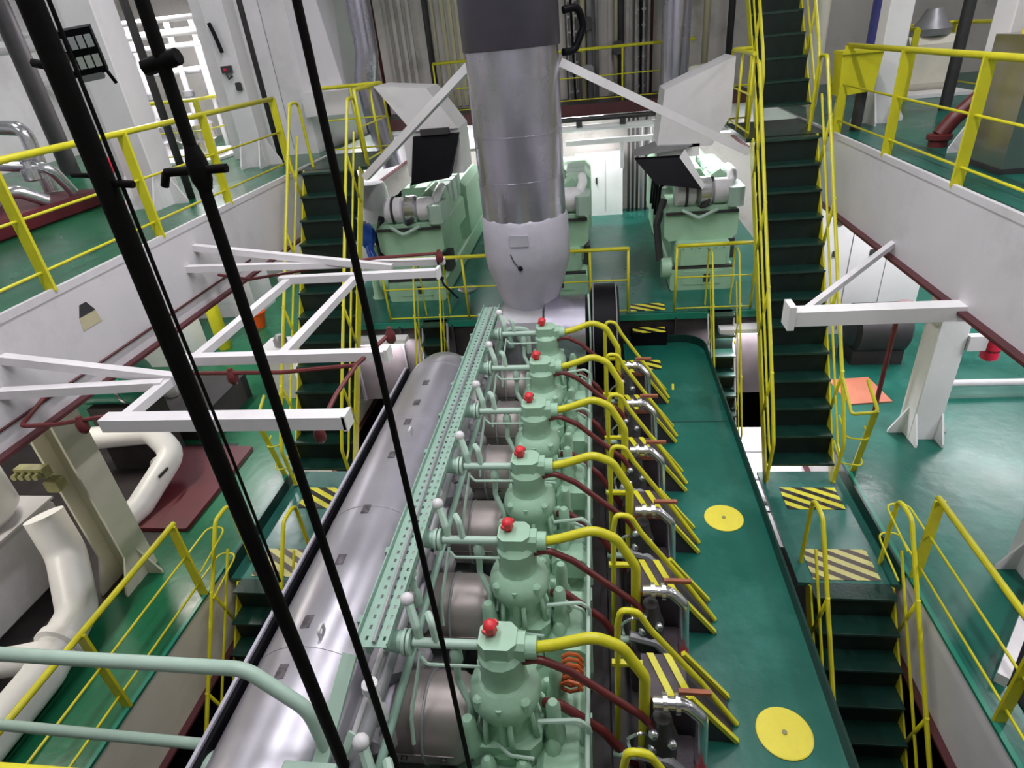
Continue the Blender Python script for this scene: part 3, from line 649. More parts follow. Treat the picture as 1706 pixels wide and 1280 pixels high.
# pale green pipes from the deck edge to the near engine end
solo('cooling_pipe', MB().tube([(-4.5, 2.02, -1.46), (-2.05, 2.0, -1.47), (-1.72, 1.95, -1.75), (-1.66, 1.9, -2.10)], 0.042, 12, 0.22), 'mint_pale', 'pale green pipe crossing above the receiver and bending down to the engine', 'pipe')
t = thing('drain_pipe', 'pale green pipe meeting the dome-ended fitting over the receiver', 'pipe', (-3.2, 2.0, -2.3))
MB().tube([(-4.5, 2.02, -2.25), (-2.55, 2.0, -2.30)], 0.036, 12).build('pipe', 'mint_pale', t)
MB().lathe((0, 1.85, -2.34), [(0.08, -2.62), (0.13, -2.50), (0.15, -2.38), (0.15, -2.20), (0.05, -2.12)], 16, 0).build('dome', 'mint_pale', t)

# turbocharger end
t = thing('turbocharger', 'silver grey turbocharger casing below the exhaust pipe', 'turbocharger', (-0.7, 8.25, -3.0))
MB().lathe((0, 8.25, -2.36), [(0.45, -0.78), (0.56, -0.74), (0.56, -0.17), (0.50, -0.14)], 32, 0).build('casing', 'cladding', t)
MB().lathe((0, 8.25, -2.36), [(0.40, -1.45), (0.50, -1.35), (0.50, -0.78)], 28, 0).build('gas_casing', 'grey_metal', t)
MB().bbev((-1.45, 7.55, -2.75), (-0.80, 8.2, -2.02), 0.06, 2).build('gas_inlet', 'grey_metal', t)
MB().bb((-1.50, 8.0, -7.0), (-0.1, 8.6, -2.8)).build('foot', 'engine_dark', t)
for q in ((-1.35, 7.5, -2.2), (-1.2, 7.5, -2.2), (-1.35, 7.5, -2.4), (-1.05, 7.5, -2.1)):
    MB().lathe(q, [(0.05, 0), (0.06, 0.05), (0.04, 0.1), (0.03, 0.2)], 9).build('fitting', 'mint_tray', t)
MB().tube([(-1.25, 7.5, -1.95), (-1.1, 7.45, -1.9), (-0.95, 7.5, -1.95), (-0.95, 7.5, -2.3)], 0.035, 8, 0.06).build('oil_pipe', 'mint_pale', t)
t = thing('air_silencer', 'big black round air silencer beside the turbocharger', 'air silencer', (0.1, 8.25, -3.1))
MB().lathe((0, 8.25, -2.38), [(0.60, -0.10), (0.72, -0.06), (0.72, 0.26), (0.66, 0.30)], 36, 0).build('drum', 'black', t)
for x in (-0.06, 0.26): MB().lathe((0, 8.25, -2.38), [(0.724, x-0.008), (0.732, x), (0.724, x+0.008)], 36, 0).build('rim', 'grey_metal', t)
MB().bb((-0.05, 8.0, -7.0), (0.25, 8.5, -3.0)).build('foot', 'engine_dark', t)
MB().tube([(-0.12, 7.9, -1.62), (-0.10, 7.62, -2.1), (-0.10, 7.6, -3.0)], 0.014, 6, 0.1).build('drain_line', 'mint_pale', t)
# everything bolted to the engine becomes its part, with the pieces as sub-parts
def absorb(root, main):
    kids = list(root.children); loc = V3(root.location)
    if root.type == 'MESH':
        root.parent = ENG; root.location = loc - V3(ENG.location)
        for k in ('category', 'group'):
            if k in root: del root[k]
        return
    mo = [k for k in kids if k.name.split('.')[0] == main][0]
    name, lab = root.name.split('.')[0], root['label']
    subs = [k for k in kids if k is not mo] + [g for k in kids for g in k.children]
    bpy.data.objects.remove(root)
    mo.parent = ENG; mo.location = loc - V3(ENG.location); mo.name = name; mo['label'] = lab
    for k in subs:
        k.parent = mo; k.location = (0, 0, 0)
MAIN = {'exhaust_valve': 'valve_housing', 'exhaust_duct': 'shell', 'air_pipe': 'branch', 'oil_pipe': 'upper_pipe', 'fuel_pump': 'barrel', 'pump_guard': 'cover',
        'exhaust_receiver': 'shell', 'cable_tray': 'tray_bed', 'tray_post': 'bar', 'turbocharger': 'casing', 'air_silencer': 'drum',
        'hydraulic_pipe': '', 'leak_pipe': '', 'gallery_pipe': '', 'spring_coil': '', 'scavenge_duct': '', 'service_pipe': '', 'drain_valve': '', 'support_beam': ''}
for o in list(bpy.data.objects):
    try: nm = o.name.split('.')[0]
    except ReferenceError: continue
    if o.parent is None and nm in MAIN and 'category' in o: absorb(o, MAIN[nm])
# exhaust uptake
PX, PY = -0.98, 8.45
t = thing('exhaust_uptake', 'thick silver clad exhaust pipe rising from the turbocharger', 'exhaust pipe', (PX, PY, -2.05))
MB().lathe((PX, PY, 0), [(0.575, -0.62), (0.575, 1.42)], 40).build('cladding', 'cladding', t)
MB().lathe((PX, PY, 0), [(0.59, 1.40), (0.60, 1.42), (0.60, 5.6)], 40).build('upper_section', 'cladding_dark', t)
MB().lathe((PX, PY, 0), [(0.36, -2.02), (0.40, -1.95), (0.60, -1.28), (0.615, -1.15), (0.60, -0.62), (0.575, -0.58)], 14).build('lagging_cone', 'lagging', t)
MB().lathe((PX, PY, 0), [(0.33, -2.10), (0.42, -2.08), (0.42, -2.03), (0.36, -2.01)], 20).build('flange', 'grey_metal', t)
MB().box((PX-0.03, PY-0.605, -0.82), (0.24, 0.02, 0.15)).build('patch', 'lagging', t)
MB().sphere((PX-0.04, PY-0.60, -1.20), 0.035, 8).build('probe', 'black', t)
MB().tube([(PX-0.16, PY-0.59, -1.0), (PX-0.12, PY-0.61, -1.1), (PX-0.05, PY-0.61, -1.2)], 0.008, 5).build('probe_wire', 'dark_metal', t)
for z in (0.45, -0.1): MB().lathe((PX, PY, 0), [(0.577, z-0.01), (0.581, z-0.008), (0.581, z+0.008), (0.577, z+0.01)], 40).build('seam_band', 'cladding', t)
# struts from the stair landings up to the exhaust pipe
solo('pipe_strut', MB().beam((2.05, 9.0, -0.10), (-0.40, 8.6, 1.20), 0.12, 0.10), 'white', 'white diagonal strut from the exhaust pipe to the landing of the rising stair', 'strut')
solo('pipe_strut', MB().beam((-3.42, 9.2, -0.12), (-1.55, 8.6, 1.25), 0.12, 0.10), 'white', 'white diagonal strut from the exhaust pipe to the landing beside the white casing', 'strut')
# ------------------------------------------------------------------ generators
def mk_gen(cx):
    y0 = 9.95
    t = thing('generator', '', 'generator', (cx, 12.0, FZ), 'green diesel generators')
    MB().bbev((cx-0.52, y0, FZ), (cx+0.52, 14.4, FZ+0.36), 0.03, 1).build('bed', 'mint_gen', t)
    MB().bbev((cx-0.43, y0+0.10, FZ+0.36), (cx+0.43, 12.2, FZ+0.78), 0.03, 1).build('crankcase', 'mint_gen', t)
    for k in range(4):
        MB().bbev((cx+0.16, y0+0.9+0.42*k, FZ+1.32), (cx+0.50, y0+1.26+0.42*k, FZ+1.72), 0.04, 2).build('cylinder_head', 'mint_pale', t)
        MB().bb((cx-0.445, y0+0.2+0.5*k, FZ+0.44), (cx-0.43, y0+0.6+0.5*k, FZ+0.72)).build('side_door', 'mint_gen', t)
        MB().tube([(cx-0.40, y0+1.1+0.42*k, FZ+1.60), (cx-0.62, y0+1.1+0.42*k, FZ+1.50), (cx-0.66, y0+1.1+0.42*k, FZ+0.9)], 0.03, 6, 0.08).build('hose', 'black', t)
    MB().bb((cx-0.50, y0+0.02, FZ+0.362), (cx+0.50, y0+0.10, FZ+0.40)).build('gasket_strip', 'dark_metal', t)
    MB().bb((cx+0.02, y0-0.018, FZ+0.14), (cx+0.12, y0-0.011, FZ+0.28)).build('name_plate', 'dark_metal', t)
    MB().bb((cx-0.60, y0+0.20, FZ+1.22), (cx+0.54, y0+0.26, FZ+1.26)).build('body_rib', 'dark_metal', t)
    MB().lathe((0, y0+0.45, FZ+1.52), [(0.245, cx-0.30), (0.245, cx-0.26)], 18, 0).build('clamp_ring', 'dark_metal', t)
    MB().bbev((cx+0.36, y0+0.15, FZ+1.32), (cx+0.60, y0+0.75, FZ+1.62), 0.05, 2).build('air_box', 'mint_pale', t)
    MB().tube([(cx-0.1, y0+0.3, FZ+1.30), (cx+0.05, y0+0.2, FZ+1.36), (cx+0.12, y0+0.4, FZ+1.75)], 0.03, 7, 0.1).build('dark_hose', 'dark_metal', t)
    MB().bbev((cx-0.62, y0+0.25, FZ+0.78), (cx+0.55, 12.3, FZ+1.32), 0.08, 1).build('engine_body', 'mint_gen', t)
    MB().bbev((cx-0.40, y0+1.35, FZ+1.32), (cx+0.14, 12.2, FZ+1.70), 0.06, 1).build('rocker_cover', 'mint_gen', t)
    MB().bbev((cx-0.60, 12.4, FZ+0.36), (cx+0.60, 14.2, FZ+1.55), 0.12, 1).build('alternator', 'mint_gen', t)
    MB().bb((cx-0.30, y0-0.012, FZ+0.10), (cx+0.30, y0, FZ+0.33)).build('end_plate', 'mint_gen', t)
    MB().bb((cx-0.36, y0+0.03, FZ+0.42), (cx+0.36, y0+0.05, FZ+0.74)).build('door_plate', 'mint_gen', t)
    for k in range(6): MB().cyl((cx-0.32+0.128*k, y0+0.028, FZ+0.71), (cx-0.32+0.128*k, y0+0.015, FZ+0.71), 0.014, 6).build('bolt', 'grey_metal', t)
    MB().lathe((0, y0+0.45, FZ+1.52), [(0.16, cx-0.46), (0.22, cx-0.42), (0.22, cx-0.14), (0.18, cx-0.12)], 18, 0).build('turbo_filter', 'white', t)
    MB().lathe((0, y0+0.45, FZ+1.52), [(0.13, cx-0.12), (0.24, cx-0.06), (0.24, cx+0.10), (0.15, cx+0.16)], 18, 0).build('turbo_volute', 'chrome', t)
    MB().lathe((0, y0+0.45, FZ+1.52), [(0.20, cx+0.16), (0.20, cx+0.36), (0.14, cx+0.44)], 18, 0).build('turbo_gas_end', 'white', t)
    MB().tube([(cx+0.38, y0+0.5, FZ+1.52), (cx+0.48, y0+0.6, FZ+1.74), (cx+0.46, y0+1.0, FZ+1.76)], 0.08, 14, 0.2).build('exhaust_elbow', 'white_bright', t)
    MB().prism([(cx+0.12, FZ+1.30), (cx+0.52, FZ+1.30), (cx+0.50, FZ+1.62), (cx+0.30, FZ+1.80), (cx+0.10, FZ+1.66)], y0+0.75, y0+1.30, 1).build('charge_cooler', 'mint_gen', t)
    MB().tube([(cx-0.35, y0+0.2, FZ+1.30), (cx-0.1, y0+0.1, FZ+1.18), (cx+0.2, y0+0.15, FZ+1.30)], 0.03, 8, 0.1).build('oil_pipe', 'mint_pale', t)
    MB().lathe((0, y0+0.15, FZ+0.35), [(0.16, cx-0.66), (0.18, cx-0.62), (0.18, cx-0.50)], 16, 0).build('side_pump', 'mint_gen', t)
    MB().bb((cx+0.46, y0+0.5, FZ+0.36), (cx+0.58, y0+0.8, FZ+0.70)).build('side_box', 'dark_metal', t)
    MB().tube([(cx-0.60, y0+0.6, FZ+1.4), (cx-0.72, y0+0.5, FZ+1.0), (cx-0.66, y0+0.4, FZ+0.4)], 0.06, 8, 0.1).build('water_pipe', 'dark_metal', t)
    MB().tube([(cx-0.2, y0+1.4, FZ+1.68), (cx-0.2, y0+1.4, FZ+1.76), (cx-0.2, y0+2.2, FZ+1.76)], 0.035, 8, 0.1).build('vent_pipe', 'mint_gen', t)
    return t
g = mk_gen(1.74); g['label'] = 'green diesel generator beneath the slanting black duct mouth, beside the step box'
l0 = V3(g.location)
copy_thing(g, l0 + V3((-2.42, 0, 0)), 'green diesel generator directly behind the exhaust pipe')
g2 = copy_thing(g, l0 + V3((-4.92, 0, 0)), 'green diesel generator with a blue pump, beneath the upright black duct mouth')
t = thing('blue_pump', 'bright blue pump beside the generator', 'pump', (-3.95, 10.25, FZ))
MB().lathe((0, 10.25, FZ+1.15), [(0.10, -4.10), (0.22, -4.05), (0.22, -3.95), (0.12, -3.88)], 14, 0).build('volute', 'blue', t)
MB().lathe((-3.98, 10.25, FZ), [(0.16, 0), (0.12, 0.06), (0.09, 0.80), (0.11, 0.95)], 12).build('stand', 'mint_gen', t)
MB().tube([(-3.98, 10.2, FZ+1.2), (-3.95, 10.1, FZ+0.9), (-3.88, 10.05, FZ+0.75)], 0.07, 10, 0.1).build('outlet', 'blue', t)
t = thing('lube_cooler', 'white drum cooler above the blue pump', 'cooler', (-4.1, 11.25, FZ))
MB().lathe((-4.10, 11.25, FZ), [(0.24, 1.15), (0.26, 1.2), (0.26, 1.75), (0.22, 1.85)], 18).build('drum', 'girder', t)
MB().bb((-4.22, 11.15, FZ), (-3.98, 11.35, FZ+1.15)).build('stand', 'mint_gen', t)
MB().lathe((0, 10.3, FZ+1.25), [(0.10, -4.14), (0.14, -4.10), (0.14, -3.98), (0.10, -3.94)], 14, 0).build('filter', 'grey_metal', t)
# ventilation ducts, solid mouths painted black for the shade inside
t = thing('vent_duct', 'grey ventilation duct with an upright black mouth above the blue pump', 'duct', (-2.697, 10.323, -0.450))
MB().prism([(-3.395, 1.038), (-2.558, 0.946), (-2.139, 0.341), (-2.883, 0.341)], 10.230, 11.067, 1).build('trunk', 'white', t)
MB().bb((-3.069, 10.277, -0.356), (-2.139, 11.067, 0.341)).build('head', 'white', t)
MB().add([(-2.883, 10.211, 0.267), (-2.120, 10.211, 0.276), (-2.344, 10.044, -0.375), (-2.995, 10.044, -0.450), (-2.883, 10.267, 0.267), (-2.120, 10.267, 0.276), (-2.344, 10.267, -0.375), (-2.995, 10.267, -0.450)], [(0,1,2,3),(4,7,6,5),(0,4,5,1),(1,5,6,2),(2,6,7,3),(3,7,4,0)]).build('mouth', 'black', t)
MB().bb((-2.744, 10.165, 0.276), (-2.279, 10.230, 0.369)).build('damper_box', 'dark_metal', t)
t = thing('vent_duct', 'grey ventilation duct with a slanting black mouth over the generator', 'duct', (1.395, 10.323, -0.729))
MB().prism([(1.069, 0.620), (2.065, 0.992), (2.065, 0.202), (1.814, -0.217), (0.977, -0.217)], 10.323, 11.160, 1).build('trunk', 'white', t)
MB().bb((0.977, 10.323, -0.356), (1.628, 11.160, -0.171)).build('head', 'white_bright', t)
MB().add([(0.632, 10.230, -0.329), (1.321, 10.230, -0.347), (1.655, 9.998, -0.803), (0.949, 9.998, -0.682), (0.632, 10.286, -0.310), (1.321, 10.286, -0.319), (1.674, 10.053, -0.775), (0.949, 10.053, -0.654)], [(0,1,2,3),(4,7,6,5),(0,4,5,1),(1,5,6,2),(2,6,7,3),(3,7,4,0)]).build('mouth', 'black', t)
MB().add([(1.321, 10.230, -0.347), (1.655, 9.998, -0.803), (1.702, 9.998, -0.756), (1.395, 10.230, -0.226), (1.321, 11.160, -0.347), (1.655, 11.160, -0.803), (1.702, 11.160, -0.756), (1.395, 11.160, -0.226)], [(0,1,2,3),(4,7,6,5),(0,4,5,1),(1,5,6,2),(2,6,7,3),(3,7,4,0)]).build('lip', 'white_bright', t)
MB().prism([(0.614, -0.282), (1.395, -0.226), (1.507, -0.171), (1.023, -0.152)], 10.230, 10.788, 1).build('hood', 'grey_metal', t)
# generator exhaust pipes
solo('generator_exhaust', MB().tube([(-3.86, 11.7, 5.6), (-3.88, 11.7, 1.5), (-4.02, 11.7, 1.0), (-3.80, 11.7, -0.4)], 0.20, 18, 0.4), 'cladding', 'slim violet grey exhaust pipe behind the landing railing', 'exhaust pipe')
solo('generator_exhaust', MB().tube([(1.45, 12.6, 5.6), (1.47, 12.6, -0.3)], 0.25, 20), 'cladding', 'slim violet grey exhaust pipe above the slanting black duct mouth', 'exhaust pipe')

# ------------------------------------------------------------------ far platform and back wall
struct('floor_far_platform', MB().bb((-6.0, 14.0, 0.06), (3.2, YB, 0.14)), 'dark_metal')
solo('platform_beam', MB().bb((-6.0, 13.95, -0.06), (3.2, 14.02, 0.16)), 'dark_red', 'dark beam along the edge of the far platform', 'beam')
for i, (x0, x1, mt) in enumerate([(-4.6, -3.9, 'wall'), (-3.3, -2.3, 'wall_cream'), (-0.6, 0.2, 'wall'), (0.35, 0.9, 'wall')]):
    n = max(3, int((x1-x0)/0.16))
    for k in range(n):
        x = x0+(x1-x0)*k/n
        MB().bb((x, YB-0.07, 0.2), (x+0.08, YB, 5.6)).build('wall_rib', mt, wb)
rnd = random.Random(3)
xs = [-5.2, -4.8, -3.6, -3.45, -2.1, -1.95, -1.75, -0.2, -0.05, 0.10, 0.52, 0.62, 1.05, 1.16, 1.27, 1.95, 2.4, 2.9]
for i, x in enumerate(xs):
    r = rnd.choice([0.03, 0.04, 0.055, 0.07])
    mt = rnd.choice(['dark_metal', 'grey_metal', 'dark_red', 'grey_metal', 'wall_cream', 'dark_metal'])
    cn = {'dark_metal': 'black', 'grey_metal': 'grey', 'dark_red': 'maroon', 'wall_cream': 'cream'}[mt] + (' thick' if r > 0.05 else ' slim')
    solo('riser_pipe', MB().cyl((x, 15.30, 0.14), (x, 15.30, 5.6), r, 8), mt, cn + ' vertical riser pipe against the back wall above the far platform', 'pipe', 'riser pipes on the back wall')
for i, (x, z, mt) in enumerate([(-0.1, 1.6, 'dark_metal'), (0.56, 1.1, 'dark_metal'), (1.95, 2.0, 'wall'), (-0.1, 0.7, 'grey_metal')]):
    solo('valve_block', MB().bbev((x-0.12, 15.1, z-0.13), (x+0.12, 15.36, z+0.13), 0.05, 1).lathe((x, 15.1, z), [(0.13, -0.05), (0.13, -0.03)], 12, 1), mt, ['dark valve beside the exhaust pipe on a wall riser', 'dark junction valve on the twin riser pipes', 'pale valve box on a riser above the vent duct', 'grey valve low on a wall riser'][i], 'valve')
for i, (x, lb) in enumerate([(-0.42, 'dark ladder cable tray on the back wall beside the exhaust pipe'), (1.02, 'dark ladder cable tray on the back wall beside the slim exhaust pipe')]):
    tt = thing('ladder_tray', lb, 'cable tray', (x, 15.2, 0.14))
    for dx in (-0.13, 0.13): MB().bb((x+dx-0.02, 15.15, 0.14), (x+dx+0.02, 15.2, 5.6)).build('side_rail', 'dark_metal', tt)
    for k in range(18): MB().bb((x-0.13, 15.16, 0.3+0.29*k), (x+0.13, 15.19, 0.34+0.29*k)).build('rung', 'grey_metal', tt)
    MB().tube([(x+0.03, 15.13, 0.14), (x-0.02, 15.13, 2.5), (x+0.02, 15.13, 5.6)], 0.03, 6).build('cable', 'black', tt)
t = thing('vent_hose', 'dark bent hose beside the top of the exhaust pipe', 'hose', (-0.2, 9.2, 1.2))
MB().tube([(-0.34, 8.7, 1.75), (-0.16, 8.8, 1.78), (-0.10, 8.85, 1.55), (-0.22, 8.8, 1.30), (-0.36, 8.7, 1.30)], 0.045, 10, 0.12).build('hose', 'black', t)
# below the far platform: switchboards, pipes, trough
t = thing('switchboard', 'white electrical cabinet against the back wall below the far platform', 'cabinet', (0.1, 15.2, FZ))
MB().bb((-0.45, 15.0, FZ), (0.65, 15.45, -1.05)).build('body', 'white_bright', t)
for x in (-0.15, 0.25): MB().bb((x-0.003, 14.99, FZ+0.1), (x+0.003, 15.0, -1.1)).build('door_gap', 'grey_metal', t)
MB().bb((0.02, 14.97, -1.7), (0.06, 15.0, -1.55)).build('handle', 'dark_metal', t)
for i in range(5):
    solo('bottle', MB().lathe((-3.0+0.22*i, 15.2, FZ), [(0.09, 0), (0.09, 1.05), (0.05, 1.15), (0.03, 1.22)], 10), 'grey_metal', 'grey gas bottle in the rack behind the upright black duct mouth', 'gas bottle', 'grey gas bottles at the back wall')
for i in range(7):
    solo('drop_pipe', MB().cyl((0.80+0.10*i, 15.25, FZ), (0.80+0.10*i, 15.25, 0.06), 0.03, 7), rnd.choice(['grey_metal', 'dark_metal']), 'vertical pipe against the back wall below the far platform', 'pipe', 'pipes beside the white cabinet')
t = thing('pipe_rack', 'white horizontal pipe rack below the far platform', 'pipe rack', (0.3, 13.9, -0.5))
MB().bb((-0.6, 13.8, -0.62), (1.3, 13.95, -0.52)).build('beam', 'white_bright', t)
for z, r in ((-0.30, 0.07), (-0.12, 0.05)): MB().cyl((-0.7, 13.9, z), (1.4, 13.9, z), r, 10).build('pipe', 'white_bright' if r > 0.06 else 'dark_metal', t)
MB().bb((0.55, 13.84, -1.15), (0.63, 13.92, -0.55)).build('hanger', 'white_bright', t)
for x in (-0.3, 0.6): MB().bb((x-0.06, 13.8, -0.26), (x+0.06, 13.95, -0.14)).build('clamp', 'dark_metal', t)
solo('lit_wall_patch', MB().bb((-3.7, 15.36, -0.75), (-1.5, 15.42, 0.02)), 'white_bright', 'white patch for the lit back wall below the far platform behind the gas bottles', 'panel')  # white slab added where lamps brighten the bare wall
solo('hung_panel', MB().bb((0.05, 14.2, -0.10), (1.2, 14.24, 0.04)), 'white_bright', 'white panel hanging below the far platform', 'panel')

# ------------------------------------------------------------------ upper left wing
t = thing('casing', 'large white sheet casing behind the upper deck columns', 'casing', (-5.4, 12.2, 0))
MB().prism([(-6.6, 11.2), (-4.95, 11.2), (-4.75, 13.4), (-6.6, 13.4)], 0.0, 5.5, 2).build('body', 'white', t)
MB().add([(-4.96, 11.22, 5.5), (-4.96, 11.22, 0.9), (-4.30, 11.4, 0.9), (-4.85, 11.3, 5.5), (-4.80, 13.4, 5.5), (-4.80, 13.4, 0.9), (-4.45, 13.4, 0.9), (-4.7, 13.4, 5.5)], [(0,1,2,3),(4,7,6,5),(0,4,5,1),(1,5,6,2),(2,6,7,3),(3,7,4,0)]).build('slanted_side', 'girder', t)
MB().bb((-4.95, 11.0, 0.62), (-4.1, 11.5, 1.0)).build('ledge', 'white', t)
for x in (-6.0, -5.4): MB().bb((x-0.004, 11.19, 0.1), (x+0.004, 11.2, 5.5)).build('seam', 'grey_metal', t)
t = thing('machine_skid', 'silver pipe-covered purifier on a dark red base', 'machine', (-7.6, 6.6, 0))
MB().bbev((-9.0, 5.4, 0.0), (-6.75, 7.9, 0.22), 0.03, 1).build('base', 'maroon', t)
MB().lathe((-7.9, 6.9, 0.22), [(0.40, 0), (0.42, 0.05), (0.42, 0.5), (0.30, 0.62), (0.30, 0.8)], 20).build('bowl', 'grey_metal', t)
for i, (pp, r) in enumerate([([(-6.9, 7.6, 0.25), (-6.9, 7.4, 0.6), (-7.6, 7.2, 0.72), (-8.6, 7.0, 0.72)], 0.07), ([(-6.85, 7.1, 0.25), (-7.0, 6.9, 0.42), (-7.5, 6.6, 0.42), (-8.6, 6.3, 0.42)], 0.08), ([(-7.1, 6.4, 0.25), (-7.2, 6.3, 0.7), (-8.3, 6.2, 0.95)], 0.06), ([(-7.4, 7.8, 0.25), (-7.4, 7.8, 1.05), (-8.4, 7.8, 1.15)], 0.09), ([(-7.0, 6.0, 0.3), (-7.6, 5.9, 0.5), (-8.6, 5.8, 0.5)], 0.06)]):
    MB().tube(pp, r, 10, 0.15).build('pipe', 'chrome', t)
for q in ((-7.1, 7.3, 0.55), (-7.4, 6.7, 0.36), (-7.7, 7.0, 0.70), (-7.2, 6.2, 0.5), (-7.5, 6.1, 0.42), (-8.0, 7.4, 0.9)):
    MB().lathe(q, [(0.06, -0.08), (0.11, -0.06), (0.11, 0.06), (0.06, 0.08), (0.05, 0.16), (0.09, 0.18), (0.09, 0.20)], 10).build('valve', 'chrome', t)
t = thing('control_box', 'white cabinet hung in the brightly lit far corner', 'cabinet', (-7.37, 13.0, 0))
MB().bb((-7.75, 12.9, 0.95), (-7.0, 13.2, 1.9)).build('body', 'white', t)
MB().bb((-7.73, 12.88, 0.97), (-7.02, 12.9, 1.88)).build('door', 'white_bright', t)
MB().bb((-7.45, 13.0, 0), (-7.3, 13.15, 0.95)).build('stand', 'white', t)
MB().bb((-7.82, 12.95, 1.3), (-7.75, 13.05, 1.5)).build('side_switch', 'grey_metal', t)
for i, (z, y) in enumerate([(2.35, 12.2), (2.15, 12.6), (1.95, 13.2), (1.5, 13.6)]):
    solo('overhead_pipe', MB().cyl((-12.0, y, z), (-6.9, y, z), 0.05+0.02*(i % 2), 10), 'white', 'horizontal white pipe in the brightly lit far corner', 'pipe', 'white overhead pipes')
for i, x in enumerate((-9.4, -8.9, -8.5, -7.95)):
    t = thing('stand_pipe', 'white stand pipe with a valve near the hatch railing', 'pipe', (x, 13.4, 0), 'white stand pipes')
    MB().cyl((x, 13.4, 0), (x, 13.4, 2.4), 0.06, 10).build('pipe', 'white', t)
    MB().lathe((x, 13.4, 1.0), [(0.06, 0), (0.12, 0.02), (0.12, 0.12), (0.06, 0.14)], 10).build('valve', 'grey_metal', t)
for i, (x, y) in enumerate([(-8.6, 11.9), (-7.6, 11.8)]):
    solo('purifier', MB().lathe((x, y, 0), [(0.3, 0), (0.3, 0.3), (0.38, 0.35), (0.38, 0.6), (0.2, 0.75), (0.1, 0.8)], 14), 'chrome', 'silver purifier bowl inside the hatch railing', 'machine', 'purifiers')
solo('hatch_floor', MB().bb((-9.2, 11.0, 0.005), (-6.9, 12.9, 0.05)), 'white_bright', 'bright white raised floor inside the far hatch railing', 'platform')
t = thing('switch_box', 'small dark switch with red plate on the white column', 'switch', (-5.62, 10.08, 1.3))
MB().bb((-5.72, 10.06, 1.42), (-5.56, 10.115, 1.52)).build('box', 'dark_metal', t); MB().bb((-5.68, 10.05, 1.45), (-5.63, 10.06, 1.49)).build('plate', 'red_bright', t)
MB().tube([(-5.66, 10.06, 1.42), (-5.62, 10.04, 1.34), (-5.56, 10.06, 1.38)], 0.02, 6).build('gland', 'dark_metal', t)
solo('push_button', MB().bbev((-5.56, 10.06, 1.16), (-5.48, 10.115, 1.28), 0.015, 1), 'dark_metal', 'small grey push button below the switch on the white column', 'switch')
solo('hand_torch', MB().tube([(-5.70, 10.06, 2.1), (-5.66, 10.06, 1.95), (-5.62, 10.06, 1.70)], 0.03, 7), 'black', 'black hand lamp hanging on the white column', 'hand lamp')
for i, (x, y, r) in enumerate([(-5.45, 7.9, 0.05), (-5.38, 10.55, 0.045), (-6.9, 9.0, 0.05)]):
    solo('stand_pipe', MB().cyl((x, y, 0), (x, y, 5.6), r, 8), 'dark_metal', ['dark vertical pipe behind the column next to the machine', 'dark vertical pipe beside the column with the switch boxes', 'dark vertical pipe near the column behind the floodlight'][i], 'pipe')
solo('stand_pipe', MB().cyl((-9.85, 11.0, 0), (-9.85, 11.0, 5.6), 0.16, 10), 'dark_metal', 'thick dark pipe standing beyond the pipe-covered machine', 'pipe')
solo('handwheel_post', MB().tube([(-5.95, 7.2, 0), (-5.95, 7.2, 0.62)], 0.05, 9).lathe((-5.95, 7.2, 0.5), [(0.06, 0), (0.09, 0.05), (0.09, 0.14), (0.05, 0.2)], 10), 'red_bright', 'red extinguisher post at the column next to the machine', 'fire extinguisher')

# ------------------------------------------------------------------ upper right wing
t = thing('yellow_box', 'yellow sheet metal box on the upper deck railing', 'box', (3.45, 9.4, 0.5))
MB().prism([(3.16, 0.98), (3.66, 0.95), (3.62, 0.50), (3.20, 0.46)], 9.25, 9.55, 1).build('body', 'yellow', t)
MB().bb((3.16, 9.22, 0.95), (3.68, 9.58, 0.99)).build('rim', 'yellow', t)
MB().bb((3.25, 9.3, 0.0), (3.32, 9.5, 0.5)).build('leg', 'yellow', t); MB().bb((3.5, 9.3, 0.0), (3.57, 9.5, 0.5)).build('leg', 'dark_metal', t)
t = thing('red_standpipe', 'thick dark red elbow pipe rising from the upper deck', 'pipe', (4.0, 8.0, 0))
MB().tube([(3.92, 7.95, 0.12), (4.02, 7.95, 0.28), (4.35, 7.95, 0.62), (4.45, 7.95, 1.0), (4.62, 7.95, 5.6)], 0.085, 14, 0.15).build('pipe', 'red_pipe', t)
MB().lathe((3.92, 7.95, 0), [(0.10, 0), (0.10, 0.06), (0.13, 0.08), (0.13, 0.13), (0.09, 0.14)], 14).build('flange', 'red_pipe', t)
t = thing('steel_cabinet', 'brushed steel cabinet with a yellow drum on top', 'cabinet', (4.4, 6.8, 0))
MB().bb((3.78, 6.42, 0.02), (5.1, 7.1, 1.15)).build('body', 'steel', t)
MB().bb((3.77, 6.41, 0.0), (5.11, 7.11, 0.05)).build('plinth', 'dark_metal', t)
MB().bb((4.4, 6.41, 0.1), (4.41, 6.42, 1.1)).build('door_gap', 'dark_metal', t)
solo('yellow_drum', MB().lathe((4.05, 6.75, 1.15), [(0.22, 0), (0.22, 0.32), (0.20, 0.34)], 20), 'yellow_disc', 'yellow drum standing on the steel cabinet', 'drum')
solo('hatch_floor', MB().bb((5.2, 12.0, 0.005), (6.3, 13.2, 0.06)), 'white_bright', 'white hatch lid inside the railing near the red pipe', 'hatch')
t = thing('pump_unit', 'beige pump casing inside the hatch railing', 'pump', (5.75, 12.9, 0.06))
MB().bbev((5.35, 12.5, 0.06), (6.2, 13.1, 0.9), 0.12, 0).build('casing', 'cream', t)
MB().lathe((5.75, 12.8, 0.9), [(0.3, 0), (0.32, 0.1), (0.2, 0.25), (0.12, 0.4)], 14).build('motor', 'grey_metal', t)
